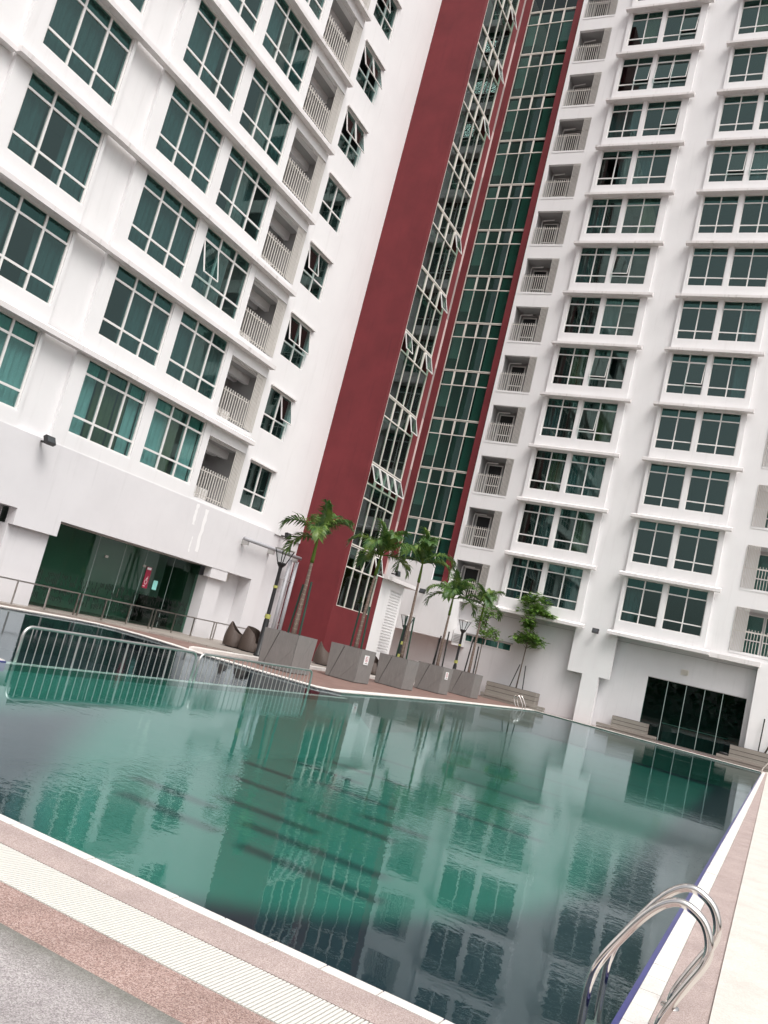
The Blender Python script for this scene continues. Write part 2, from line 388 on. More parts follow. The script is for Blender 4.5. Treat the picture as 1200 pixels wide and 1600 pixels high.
# ------------------------------------------------------------------ ground, pool, decks (setting)
struct(MB().box(-300, 300, -300, 300, -1.9, -1.7), 'ground', M['soil'])
WL = -.032
yr = lambda x: .485+.0155*x
POOL = [(3.88, yr(3.88)), (12, yr(12)), (25, yr(25)), (43.0, 1.16), (44.6, 12.15), (36, 11.75), (30, 11.45), (24.5, 11.0), (20.2, 10.6), (19.55, 11.0), (19.45, 12.6), (19.5, 14.0), (19.6, 15.3), (19.95, 16.6), (20.1, 17.7), (20.05, 18.5), (19.75, 18.95), (19.0, 19.15), (17.6, 19.2), (14, 19.1), (3.88, 19.1)]
def offset(poly, d):
    out = []; n = len(poly)
    for i in range(n):
        p0, p1, p2 = Vector(poly[i-1]), Vector(poly[i]), Vector(poly[(i+1) % n])
        e1, e2 = (p1-p0).normalized(), (p2-p1).normalized()
        n1, n2 = Vector((e1.y, -e1.x)), Vector((e2.y, -e2.x)); b = (n1+n2)/(1+n1.dot(n2)); out.append(tuple(p1+b*d))
    return out
def fillpoly(loops, z, name, mt, kind='structure', thick=0):
    bm = bmesh.new(); es = []
    for lp in loops:
        vsn = [bm.verts.new((x, y, z)) for x, y in lp]
        es += [bm.edges.new((vsn[i], vsn[(i+1) % len(vsn)])) for i in range(len(vsn))]
    bmesh.ops.triangle_fill(bm, use_beauty=True, use_dissolve=False, edges=es)
    for f in bm.faces:
        if f.normal.z < 0: f.normal_flip()
    me = bpy.data.meshes.new(name); bm.to_mesh(me); bm.free(); me.materials.append(M[mt]); o = link(name, me); o['kind'] = kind; return o
DW = offset(POOL, .34)
fillpoly([[(-30, -30), (70, -30), (70, 40), (-30, 40)], DW], -.012, 'pool_deck', 'redtile')
# pool basin
b = MB(); n = len(POOL)
for i in range(n):
    a, c = POOL[i], POOL[(i+1) % n]
    b.mi = 0 if i in (0, 1, 2, n-1) else (2 if 3 <= i <= 7 else 1); b.quad((*a, -.001), (*c, -.001), (*c, -.2), (*a, -.2)); b.mi = 2 if 3 <= i <= 7 else 1; b.quad((*a, -.2), (*c, -.2), (*c, -1.14), (*a, -1.14))
struct(b, 'pool_wall', [M['bluetile'], M['navy'], M['teal']])
b = MB(); b.prism([(3.88, yr(3.88)), (42.9, yr(42.9)), (42.9, yr(42.9)+.035), (3.88, yr(3.88)+.035)], -.06, -.012); struct(b, 'blue_edge_tiles', [M['bluetile']])
fillpoly([POOL], -1.12, 'pool_floor', 'navy')
import numpy as np
TEAL = np.array([(13.6, 10.6), (11.2, 9.9), (9.4, 8.9), (8.2, 8.0), (7.2, 7.1), (6.5, 6.2), (6.25, 5.5), (6.5, 4.9), (7.2, 4.1), (8.0, 3.5), (9.0, 3.0), (10.6, 2.45), (13, 2.2), (20, 2.4), (34, 2.7), (41, 3), (43.2, 8), (43, 12.6), (30, 12.2), (20, 10.9), (16, 10.8)])
def sdist(P, poly):
    n = len(poly); dmin = np.full(len(P), 1e9); ins = np.zeros(len(P), bool)
    for i in range(n):
        a, b = poly[i], poly[(i+1) % n]; e = b-a; w_ = P-a
        t = np.clip((w_@e)/(e@e), 0, 1); d_ = w_-t[:, None]*e; dmin = np.minimum(dmin, (d_**2).sum(1))
        c = ((a[1] > P[:, 1]) != (b[1] > P[:, 1])) & (P[:, 0] < (b[0]-a[0])*(P[:, 1]-a[1])/(b[1]-a[1]+1e-12)+a[0]); ins ^= c
    return np.where(ins, 1, -1)*np.sqrt(dmin)
LANES = [(8.75, 3.6, 5.35), (9.65, 4.0, 5.9), (10.45, 5.4, 6.9), (11.5, 4.75, 6.0), (11.88, 6.5, 7.75), (12.4, 4.6, 5.6), (13.28, 7.5, 8.6), (13.68, 5.7, 7.2), (15.2, 3.6, 5.4), (16.2, 6.6, 8.3), (17.2, 4.0, 6.0), (18.8, 7.6, 9.3), (19.5, 4.5, 6.8), (22, 5, 8), (25, 4, 9), (28, 5, 9), (31, 4, 8), (34, 5, 10), (8.9, 5.9, 7.3), (9.8, 6.6, 7.9), (14.9, 7.0, 8.4)]
LANES = [(a, b, min(c, 8.45) if a < 20 else c) for a, b, c in LANES]
gx = np.concatenate([np.arange(3.9, 20, .05), np.arange(20, 44, .15)]); gy = np.concatenate([np.arange(.62, 10.0, .11), [10.03, 10.06], np.arange(10.2, 12.1, .15)])
XX, YY = np.meshgrid(gx, gy, indexing='ij'); PP = np.stack([XX.ravel(), YY.ravel()], 1)
tm = np.clip(.5+sdist(PP, TEAL)/.75, 0, 1); tm = tm*tm*(3-2*tm)
rampf = np.clip((PP[:, 1]-8.7)/1.3, 0, 1)*(PP[:, 0] < 19.7)*(PP[:, 1] < 10.05)
ZZ = -1.1+rampf*.95
tm = np.maximum(tm, np.clip((rampf-.45)/.3, 0, 1)*np.clip((PP[:, 0]-4)/2, 0, 1))
lm = np.zeros(len(PP))
for (lx, l0_, l1_) in LANES:
    d_ = np.maximum(np.abs(PP[:, 0]-lx)-.06, 0)**2+np.maximum(np.maximum(l0_-PP[:, 1], PP[:, 1]-l1_), 0)**2
    lm = np.maximum(lm, np.clip(1-np.sqrt(d_)/.16, 0, 1)*.8)
nx_, ny_ = len(gx), len(gy); idx = np.arange(nx_*ny_).reshape(nx_, ny_)
fc = np.stack([idx[:-1, :-1], idx[1:, :-1], idx[1:, 1:], idx[:-1, 1:]], -1).reshape(-1, 4)
me = bpy.data.meshes.new('pool_floor_mosaic'); me.from_pydata([(x, y, z) for (x, y), z in zip(PP.tolist(), ZZ.tolist())], [], fc.tolist())
at = me.color_attributes.new('mosaic', 'FLOAT_COLOR', 'POINT'); cl = np.zeros((len(PP), 4), 'f4'); cl[:, 0] = tm; cl[:, 1] = lm*tm; cl[:, 3] = 1
at.data.foreach_set('color', cl.ravel())
mm, nt_, b_ = mat('pool_floor_mosaic', (.1, .3, .2), .4)
ac = nt_.nodes.new('ShaderNodeVertexColor'); ac.layer_name = 'mosaic'; sp = nt_.nodes.new('ShaderNodeSeparateColor'); nt_.links.new(ac.outputs[0], sp.inputs[0])
vv = coords(nt_, (1, 1, 1), 'World'); nz_ = noise(nt_, vv, .6, 4)
cc = mixc(nt_, sp.outputs[0], (.010, .020, .034), mixc(nt_, nz_, (.024, .150, .118), (.036, .182, .145))); cc = mixc(nt_, sp.outputs[1], cc, (.010, .040, .042))
nt_.links.new(cc, b_.inputs['Base Color']); me.materials.append(mm); link('pool_floor', me)['kind'] = 'structure'
fillpoly([[p for p in POOL]], WL, 'pool_water', 'water')
# submerged dividing wall of the shallow pool, just breaking the surface at its left end
b = MB(); b.box(8.9, 19.5, 10.03, 10.13, WL-.03, WL-.012); b.box(8.9, 19.5, 10.42, 10.47, -.14, -.1); b.mi = 1; b.box(8.9, 19.5, 10.05, 10.44, -1.12, -.15); b.box(8.9, 19.5, 10.04, 10.12, -.15, WL-.031)
pass
fade, ntf, bf = mat('navy_to_teal_mosaic', (.03, .1, .08), .4)
gf = ntf.nodes.new('ShaderNodeNewGeometry'); sf_ = ntf.nodes.new('ShaderNodeSeparateXYZ'); ntf.links.new(gf.outputs['Position'], sf_.inputs[0])
mf = node(ntf, 'ShaderNodeMapRange'); mf.inputs['From Min'].default_value = 11.2; mf.inputs['From Max'].default_value = 14.5; ntf.links.new(sf_.outputs[0], mf.inputs['Value'])
mz = node(ntf, 'ShaderNodeMapRange'); mz.inputs['From Min'].default_value = -.62; mz.inputs['From Max'].default_value = -.42; ntf.links.new(sf_.outputs[2], mz.inputs['Value'])
mxx = node(ntf, 'ShaderNodeMath', operation='MAXIMUM'); ntf.links.new(mf.outputs[0], mxx.inputs[0]); ntf.links.new(mz.outputs[0], mxx.inputs[1])
ntf.links.new(mixc(ntf, mxx.outputs[0], (.014, .022, .032), (.035, .150, .115)), bf.inputs['Base Color'])
struct(b, 'pool_dividing_wall', [M['coping'], fade])
b = MB(); b.box(4.2, 8.85, 10.0, 10.45, -1.1, -.005)
struct(b, 'pool_island_wall', [M['coping']])
b = MB(); b.box(4.2, 8.87, 9.985, 9.999, -.3, -.02); struct(b, 'waterline_tile_band', M['bluetile'])
# coping ring: near stretches are separate tiles, the rest one strip
cop = thing('pool_coping', None, None); cop['kind'] = 'structure'
b = MB(); OUT = offset(POOL, .10); OUT2 = offset(POOL, .38)
for i in range(3, n-1):
    a, c, d_, e = POOL[i], POOL[(i+1) % n], OUT2[(i+1) % n], OUT2[i]
    b.prism([a, e, d_, c], -.03, .02)
b.obj('coping_strip', M['coping'], cop)
def tile_at(poly, parent=cop):
    MB().prism(poly, -.03, .0).obj('coping_tile', M['coping'], parent)
y = yr(3.88)+.02
while y < 9:
    MB().box(3.80, 3.879, y, y+.293, -.03, R.uniform(-.001, .0015)).obj('coping_tile', M['coping'], cop); y += .30
MB().box(3.80, 3.879, y, 19.3, -.03, 0).obj('coping_strip', M['coping'], cop)
x = 3.9
while x < 20:
    x2 = x+.293; MB().prism([(x, yr(x)-.115), (x2, yr(x2)-.115), (x2, yr(x2)-.001), (x, yr(x)-.001)], -.03, R.uniform(-.001, .0015)).obj('coping_tile', M['coping'], cop); x += .30
MB().prism([(x, yr(x)-.115), (43.2, yr(43.2)-.115), (43.2, yr(43.2)-.001), (x, yr(x)-.001)], -.03, 0).obj('coping_strip', M['coping'], cop)
# near deck bands
def deckband(name, x0, x1, mt, y0=-8, y1=20): struct(MB().box(x0, x1, y0, y1, -.2, -.001), name, M[mt])
deckband('pebble_deck_strip', 3.542, 3.797, 'pink'); deckband('rust_deck_strip', 2.86, 3.168, 'rust'); deckband('grey_deck', -14, 2.86, 'greyagg')
struct(MB().box(3.17, 3.54, -8, 20, -.12, -.04), 'drain_channel', M['gap'])
b = MB(); b.prism([(3.9, yr(3.9)-.38), (46, 1.03), (46, yr(46)-.118), (3.9, yr(3.9)-.118)], -.1, -.001); struct(b, 'side_deck_strip', M['pink'])
b = MB(); b.prism([(3.85, -6), (60, -6), (60, 1.25), (46, 1.024), (3.85, yr(3.9)-.385)], -.1, .012); struct(b, 'side_ledge', M['cream'])
gr = thing('drain_grating', 'cream slatted plastic drain grating set in the deck beside the pool', 'drain grating', (3.17, 0, 0))
MBs = MB().box(.006, .362, -.0068, .0068, -.026, 0).mesh('slat', M['grate'])
y = .9; k = 0
while y < 3.78 and k < 150:
    link('slat', MBs, gr, (0, y, 0)); y += .0205; k += 1
b = MB(); yy = y
while yy < 12: b.box(.006, .362, yy-.0075, yy+.0075, -.022, 0); yy += .0205
yy = .9-.0205
while yy > -4: b.box(.006, .362, yy-.0075, yy+.0075, -.022, 0); yy -= .0205
o = b.obj('slats_beyond', M['grate'], gr); o['kind'] = 'stuff'
for q in (.09, .18, .27): MB().box(q-.006, q+.006, -4, 12, -.030, -.012).obj('rib', M['grate'], gr)
# beige terrace with white nosing behind the planters
b = MB(); b.prism([(24.2, 15.95), (42.0, 16.0), (42.0, 22.6), (5, 22.6), (5, 20.1), (21.2, 20.1), (22.6, 19.0), (23.4, 17.6)], -.02, .045); struct(b, 'terrace_paving', M['beige'])
b = MB(); b.prism([(19.9, 15.55), (42.0, 15.62), (42.0, 15.99), (20.58, 15.94)], -.02, .09); struct(b, 'terrace_nosing', M['coping'])

# ------------------------------------------------------------------ left wing (A)
TOP = 50
A = thing('apartment_building', 'white left wing with window bays, recessed balconies and a cafeteria glass front', 'apartment building', (20, 20.6, 0))
A.location = (0, 0, 0)
DG = 20.52
cols = [(13.18, 15.92), (17.81, 20.535), (20.986, 23.686)]
bal = (24.02, 26.38)
sw = (27.01, 28.74)
rows = list(range(0, 9))
b = MB()
holes = []
for k in rows:
    z0, z1 = 5.305+H*k, 7.678+H*k
    for c in cols: holes.append((c[0], c[1], z0, z1))
holes2 = [(sw[0], sw[1], 5.42+H*k, 7.23+H*k) for k in rows]+[(bal[0], bal[1], 4.98+H*k, 7.27+H*k) for k in rows]
ZB = 4.85
bays = [(12.65, 16.02), (17.28, 24.02)]
for bb in bays: wallsheet(b, 'A', bb[0], bb[1], ZB, 34, 20.42, 20.66, holes)
wallsheet(b, 'A', -4, 12.65, ZB, TOP, 20.58, 20.80, [])
wallsheet(b, 'A', 16.02, 17.28, ZB, 34, 20.56, 20.80, [])
wallsheet(b, 'A', 12.65, 24.02, 34, TOP, 20.50, 20.80, [])
wallsheet(b, 'A', 24.02, 32.0, ZB, TOP, 20.60, 20.84, [h for h in holes2 if h[0] != bal[0]]+[(bal[0], bal[1], h[2], h[3]) for h in holes2 if h[0] == bal[0]])
b.obj('wall', M['white'], A)
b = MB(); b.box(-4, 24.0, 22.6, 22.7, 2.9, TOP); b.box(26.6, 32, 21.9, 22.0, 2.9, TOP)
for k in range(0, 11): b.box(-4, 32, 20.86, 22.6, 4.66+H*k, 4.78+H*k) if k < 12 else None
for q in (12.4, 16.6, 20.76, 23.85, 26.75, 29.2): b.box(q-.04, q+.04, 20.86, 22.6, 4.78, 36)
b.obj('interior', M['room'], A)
# ledges
led = MB().prism([(20.16, 0), (20.60, 0)], 0, 0) if False else None
def ledge_mesh(wing, u0, u1, dfront, dback, hgt):
    b = MB(); P = lambda u, d, z: loc(wing, u, d, z)
    pr = [(dfront, 0), (dfront, hgt*.55), (dback, hgt), (dback, 0)]
    for i in range(4):
        j = (i+1) % 4; b.quad(P(u0, *pr[i]), P(u1, *pr[i]), P(u1, *pr[j]), P(u0, *pr[j]))
    b.quad(*[P(u0, *q) for q in pr]); b.quad(*[P(u1, *q) for q in reversed(pr)]); return b.mesh('ledge', M['ledge'])
l1 = ledge_mesh('A', 12.55, 26.42, 20.16, 20.415, .27); l0 = ledge_mesh('A', 2, 12.55, 20.34, 20.575, .24)
for k in rows:
    link('ledge', l1, A, (0, 0, 7.68+H*k)); link('ledge', l0, A, (0, 0, 7.68+H*k))
    MB().box(24.03, 26.36, 20.42, 20.59, 7.3+H*k, 7.675+H*k).obj('balcony_beam', M['white'], A)
CUR = {(1, 0): [(0, .27, 'sheer'), (.3, .62, 'drape'), (.64, .8, 'drape'), (.8, 1, 'sheer')], (2, 0): [(0, .36, 'sheer'), (.36, .62, 'drape'), (.7, 1, 'sheer')], (0, 0): [(0, 1, 'sheer')]}
for k in rows:
    for ci, c in enumerate(cols):
        if ci == 0 and k > 5: continue
        op = {(0, 1): rad(17)} if (ci == 2 and k == 2) else {}
        cu = CUR.get((ci, k)) or R.choice([[(0, .33, 'sheer'), (.62, 1, 'sheer')], [(0, 1, 'sheer')], [(.35, 1, 'sheer')], [(0, .62, 'sheer')], [(.3, .75, 'sheer')]])
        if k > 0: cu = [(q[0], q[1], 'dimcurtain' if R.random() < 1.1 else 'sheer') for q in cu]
        window(A, 'A', c[0], c[1], 5.305+H*k, 7.678+H*k, DG, (1/3, 2/3), (.235, .80), op, cu)
    op = {0: {}, 1: {(1, 1): rad(16)}, 2: {(0, 1): rad(14), (1, 1): rad(12)}, 3: {(0, 1): rad(14)}, 4: {}, 5: {(0, 1): rad(16), (1, 1): rad(16)}, 6: {(0, 1): rad(18), (1, 1): rad(18)}, 7: {(0, 1): rad(16)}}.get(k, {})
    window(A, 'A', sw[0], sw[1], 5.42+H*k, 7.23+H*k, 20.70, (.5,), (.36,), op, None, .05)
    MB().box(sw[0]-.06, sw[1]+.10, 20.50, 20.598, 7.235+H*k, 7.29+H*k).obj('window_hood', M['ledge'], A)
# balconies of the left wing
def balcony_A(k):
    z = 4.98+H*k
    o = MB().box(bal[0], bal[1], 20.45, 22.3, z-.16, z-.001).obj('balcony', M['white'], A)
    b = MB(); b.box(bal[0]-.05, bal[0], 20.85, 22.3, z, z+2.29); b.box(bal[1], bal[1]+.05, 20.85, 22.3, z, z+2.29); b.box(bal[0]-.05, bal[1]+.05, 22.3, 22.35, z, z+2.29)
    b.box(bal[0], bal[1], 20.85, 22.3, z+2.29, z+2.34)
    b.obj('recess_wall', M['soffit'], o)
    b = MB(); b.box(bal[0]+.0, bal[1], 21.25, 21.45, z+1.98, z+2.29); b.box(bal[0], bal[1], 21.85, 22.05, z+2.05, z+2.29); b.obj('ceiling_beam', M['lowwall'], o)
    b = MB(); b.box(bal[0]+.85, bal[0]+1.55, 22.24, 22.299, z, z+1.95); b.obj('balcony_door', M['dark'], o)
    for q in range(12):
        u = bal[0]+.07+q*.15
        def mk():
            t = MB(); t.box(-.017, .017, -.017, .017, .03, 1.16+.0); return t.mesh('baluster', M['bar'])
        link('baluster', cached('balA', mk), o, (u, 20.50, z))
    for zz in (.14, 1.03): MB().box(bal[0], bal[0]+1.75, 20.525, 20.545, z+zz, z+zz+.035).obj('rail', M['bar'], o)
    for q in range(8):
        def mk2():
            t = MB(); t.box(-.020, .020, -.010, .010, .05, 2.56); return t.mesh('louvre_slat', M['bar'])
        link('louvre_slat', cached('louA', mk2), o, (bal[0]+1.79+q*.08, 20.46, z))
    for (ux, uz) in ((.5, .35), (1.15, .3)):
        b = MB(); b.box(bal[0]+ux, bal[0]+ux+.5, 21.2, 21.45, z, z+.55); b.obj('condenser_unit', M['frame'], o)
for k in rows: balcony_A(k)
# lower storey: projecting beams, columns and the glazed cafeteria front
b = MB()
b.box(-4, 29.60, 20.40, 21.30, 2.72, ZB)          # deep band over the openings
b.box(29.60, 32.0, 20.66, 21.3, 0, ZB)            # set-back end
b.box(16.9, 18.55, 20.40, 20.74, 2.24, 2.72)      # stepped beam ends
b.box(26.2, 27.25, 20.42, 20.74, 2.34, 2.72)
b.box(28.85, 29.60, 20.40, 21.3, 0, 2.72)
b.box(27.25, 28.85, 21.0, 21.2, 0, 2.72)
b.box(26.35, 27.25, 20.60, 21.2, 0, 2.34)
b.box(16.9, 18.45, 20.60, 21.1, 0, 2.24)
b.box(-4, 16.9, 21.0, 21.2, 0, 2.72)
b.box(-4, 32, 22.8, 22.9, 0, 2.9)
b.obj('lower_wall', M['lowwall'], A)
b = MB(); b.box(18.45, 26.35, 20.85, 26, 2.75, 2.85); b.box(18.3, 18.4, 21.1, 26, 0, 2.75); b.box(26.4, 26.5, 21.2, 26, 0, 2.75); b.box(18.3, 26.5, 26, 26.1, 0, 2.8)
b.obj('cafeteria_interior_wall', mat('cafeteria_interior_paint', (.22, .27, .22), .8)[0], A)
b = MB(); b.box(18.5, 26.3, 21.12, 25.9, .03, .05); b.obj('cafeteria_floor', mat('cafeteria_floor_tile', (.12, .11, .09), .4)[0], A)
b = MB(); b.box(20.3, 21.6, 25.6, 25.98, .1, 2.4); b.box(22.8, 25.2, 25.6, 25.98, .9, 2.2); b.box(18.6, 20, 24.5, 25.5, .1, 1.3); b.box(24.9, 26.3, 21.9, 22.4, .1, 1.1); b.obj('cafeteria_fitting', M['dark'], A)
sf = MB().box(18.45, 26.35, 21.06, 21.10, .04, .07).box(18.45, 26.35, 21.06, 21.10, 2.68, 2.715).obj('glass_front', M['steel'], A)
for a, c in ((18.45, 20.95), (20.95, 22.2), (22.2, 23.3), (23.3, 24.8), (24.8, 26.35)):
    MB().box(a+.006, c-.006, 21.075, 21.087, .07, 2.68).obj('glass_panel', M['shopglass'], sf)
    if a > 18.5: MB().box(a-.009, a+.009, 21.070, 21.074, .07, 2.68).obj('joint_strip', M['jointstrip'], sf)
for x, z in ((21.42, 2.09), (23.30, 2.12)): MB().box(x-.07, x+.07, 21.04, 21.072, z-.05, z+.03).obj('patch_fitting', M['steel'], sf)
MB().tube([(22.34, 21.04, .87), (22.34, 21.0, .88), (22.34, 21.0, 1.15), (22.34, 21.04, 1.16)], .012, 8).obj('door_handle', M['chrome'], sf)
# dark dashes of the glass film
film = MB()
for i in range(118):
    x = 18.55+i*.065
    for z in (.55, .82, 1.03, .34):
        if R.random() < .62: film.box(x, x+.022, 21.066, 21.070, z+R.uniform(-.06, .05), z+R.uniform(.10, .20))
o = film.obj('film_dashes', mat('grey_film_print', (.016, .018, .018), .6)[0], sf); o['kind'] = 'stuff'
def text_mesh(body, size, mt, parent, locv, rot, extrude=.001, name='lettering', align='LEFT'):
    cu = bpy.data.curves.new(name, 'FONT'); cu.body = body; cu.size = size; cu.extrude = extrude; cu.align_x = align
    t = bpy.data.objects.new(name, cu); COL.objects.link(t); dg = bpy.context.evaluated_depsgraph_get()
    me = bpy.data.meshes.new_from_object(t.evaluated_get(dg)); bpy.data.objects.remove(t)
    me.materials.clear(); me.materials.append(mt); o = link(name, me, parent, locv); o.rotation_euler = rot; return o
letters = mat('black_lettering', (.008, .009, .009), .5)[0]
text_mesh('CAFETERIA', .21, letters, sf, (19.13, 21.062, .60), (rad(90), 0, 0))
text_mesh('CAFETERIA', .21, letters, sf, (24.0, 21.062, .60), (rad(90), 0, 0))
# vents and stains on the lower band
vb = MB()
for q in range(4): vb.box(27.45, 28.05, 20.96, 20.998, 2.42+q*.07, 2.46+q*.07)
vb.box(27.40, 28.1, 20.985, 20.999, 2.38, 2.70); vb.obj('air_vent', M['creamframe'], A)
patchm = mat('fresh_white_patch_paint', (.86, .85, .85), .8)[0]
for (x, z0_, z1_, w_) in ((24.35, 4.0, 4.78, .16), (24.9, 3.1, 4.7, .2), (24.55, 3.0, 3.6, .07)):
    b = MB(); pts = []
    for i in range(9):
        z = z1_+(z0_-z1_)*i/8; pts.append((x+R.uniform(-.03, .03)-.0*i, x+w_*R.uniform(.6, 1.1), z))
    for p, q in zip(pts, pts[1:]): b.quad((p[0], 20.397, p[2]), (p[1], 20.397, p[2]), (q[1], 20.397, q[2]), (q[0], 20.397, q[2]))
    b.obj('paint_patch', patchm, A)
# ------------------------------------------------------------------ red tower between the wings
T = thing('stair_tower', 'tall dark red tower with green curtain wall windows between the two white wings', 'tower')
b = MB()
wallsheet(b, 'A', 32.0, 36.0, 0, TOP, 18.20, 18.45, [(32.27, 35.47, 2.58, 40.5)])
b.box(32.0, 32.2, 18.45, 24.5, 0, TOP); b.box(35.8, 36.0, 18.45, 24.5, 0, TOP)
b.obj('red_wall', M['red'], T)
b = MB(); wallsheet(b, 'B', 18.88, 26, 5.35, TOP, 45.62, 45.9, [(19.35, 22.52, 5.5, 47)])
b.obj('red_wall', M['red'], T)
b = MB(); b.box(32.2, 35.8, 21.5, 21.6, 0, TOP); b.box(47.2, 47.3, 18.7, 26, 0, TOP); b.box(46.0, 47.2, 18.75, 18.85, 0, TOP)
for k in range(14):
    b.box(32.2, 35.8, 18.8, 21.5, 5.0+H*k, 5.25+H*k); b.box(46.1, 47.2, 18.9, 26, 5.2+H*k, 5.4+H*k)
b.obj('interior', M['room'], T)
for i, alb in enumerate((.55, .28, .30, .75)):      # added backing boards that brighten the right hand glazing (columns run right to left)
    bm_ = M.setdefault('added_board%d' % i, mat('brightening_board', (alb*.9, alb, alb*.97), .8)[0])
    a_ = 19.35+3.17*i/4
    for k in range(13): MB().box(46.02, 46.04, a_+.02, a_+.77, 6.15+H*(k-1)+(.0 if i != 3 else .75), 9.15+H*(k-1)).obj('added_board', bm_, T)
    if i == 3:
        for k in range(13): MB().box(46.03, 46.05, a_+.02, a_+.77, 6.1+H*(k-1), 6.9+H*(k-1)).obj('added_board', M['added_board2'], T)  # darker added board dims the lower part of this column
b = MB()
for k in range(12): b.box(32.5, 35.6, 20.2, 20.3, 5.25+H*k, 7.3+H*k)
b.obj('interior_partition', M['board'], T)
b = MB(); b.box(36, 46, 25.0, 25.2, 0, TOP); b.obj('rear_wall', M['white'], T)
def curtain(wing, u0, u1, d, bands, n, tag_, gm):
    """bands: list of (z0, z1, small?)"""
    W = u1-u0
    c = MB(); fb(c, wing, u0, u0+.05, d-.05, d+.03, bands[0][0], bands[-1][1]); fb(c, wing, u1-.05, u1, d-.05, d+.03, bands[0][0], bands[-1][1])
    cw = c.obj('curtain_wall', M['creamframe'], T)
    for z0, z1, small in bands:
        c = MB(); fb(c, wing, u0+.05, u1-.05, d-.055, d+.03, z0-.025, z0+.03)
        if small: fb(c, wing, u0+.05, u1-.05, d-.055, d+.03, z1-.095, z1-.065)
        c.obj('transom', M['creamframe'], cw)
        for i in range(n):
            a, e = u0+W*i/n, u0+W*(i+1)/n
            if i: 
                g = .056 if small else .015
                c = MB(); fb(c, wing, a-g, a+g, d-.05, d+.03, z0+.03, z1-(.095 if small else .025))
                c.obj('mullion', M['creamframe'], cw)
            g0 = .05 if i == 0 else (.056 if small else .015); g1 = .05 if i == n-1 else (.056 if small else .015)
            zt = z1-(.095 if small else .025)
            ang = OPEN.get((tag_, round(z0, 1), i)) if small else None
            if ang:
                pw, ph = e-g1-a-g0, zt-z0-.03
                q = MB(); s = .04
                for r_ in ((0, s, -ph, 0), (pw-s, pw, -ph, 0), (s, pw-s, -ph, -ph+s), (s, pw-s, -s, 0)): fb(q, wing, r_[0], r_[1], -.02, .02, r_[2], r_[3])
                q.mi = 1; fb(q, wing, s, pw-s, -.004, .004, -ph+s, -s)
                so_ = q.obj('sash', [M['frame'], M[gm]], cw, loc=loc(wing, a+g0, d-.05, zt))
                so_.rotation_euler = (-ang, 0, 0) if wing == 'A' else (0, ang, 0)
            else:
                q = MB(); fb(q, wing, 0, e-g1-a-g0, 0, .006, 0, zt-z0-.03)
                p_ = q.obj('pane', M[gm], cw, loc=loc(wing, a+g0, d, z0+.03))
                j = R.uniform(-.003, .003); p_.rotation_euler = (0, 0, j)
    return cw
OPEN = {}
bandsA = [(2.58, 4.32, 0), (4.32, 5.33, 1), (5.33, 7.43, 0), (7.43, 8.1, 0), (8.1, 9.08, 1)]
for k in range(1, 10): bandsA += [(5.93+H*k, 8.1+H*k, 0), (8.1+H*k, 9.08+H*k, 1)]
OPEN[('A', 4.3, 3)] = rad(20)
for k, ii in ((0, (0, 1, 2, 3)), (1, (3,)), (2, (0, 3)), (3, (3,)), (4, (3,)), (6, (3,)), (7, (3,)), (8, (3,))):
    for i in ii: OPEN[('A', round(8.1+H*k, 1), i)] = rad(24 if k == 0 else 18)
curtain('A', 32.27, 35.47, 18.26, bandsA, 4, 'A', 'shopglass')
bandsB = [(5.5, 8.24, 0), (8.24, 9.22, 1)]
for k in range(1, 12): bandsB += [(6.07+H*k, 8.24+H*k, 0), (8.24+H*k, 9.22+H*k, 1)]
bandsB += [(6.07+H*12, 47, 0)]
curtain('B', 19.35, 22.52, 45.80, bandsB, 4, 'B', 'glassdark')
M['strip0'] = mat('pinkish_strip', (.55, .42, .40), .6)[0]; M['strip1'] = mat('dull_strip', (.33, .26, .245), .6)[0]
for i in range(14):                                   # pale strip in two alternating tones running up the tower corner
    z = 4.66+i*2.6
    MB().box(36.0, 36.24, 18.22, 18.40, z, z+2.585).obj('corner_strip', M['strip%d' % (i % 2)], T)
# white porch: side wall with perforated panel, canopy and hanging box
b = MB(); wallsheet(b, 'A', 36.0, 38.6, 0, 4.44, 18.22, 18.5, [(37.16, 38.42, 1.0, 4.06)])
b.obj('porch_wall', M['white'], T)
b = MB(); b.box(44.6, 46, 17.92, 22.9, 2.53, 5.62); b.obj('hanging_box', M['white'], T)
MB().box(44.6, 44.75, 19.55, 22.75, 5.62, 6.5).obj('parapet', M['white'], T)
b = MB()
b.box(46.0, 46.2, 18.91, 25, 0, 5.3)
b.obj('rear_porch_wall', M['white'], T)
MB().box(35.9, 39.6, 17.9, 18.7, 4.44, 4.62).obj('canopy_slab', M['ledge'], T)
pb = MB()
nx, nz = 8, 22
for i in range(nx+1): x = 37.16+1.26*i/nx; pb.box(x-.035, x+.035, 18.26, 18.36, 1.0, 4.06)
for j in range(nz+1): z = 1.0+3.06*j/nz; pb.box(37.16, 38.42, 18.25, 18.35, z-.032, z+.032)
o = pb.obj('vent_block_screen', M['white'], T); o['kind'] = 'stuff'
MB().box(37.1, 38.5, 18.48, 18.5, .9, 4.1).obj('screen_backing', M['soffit'], T)
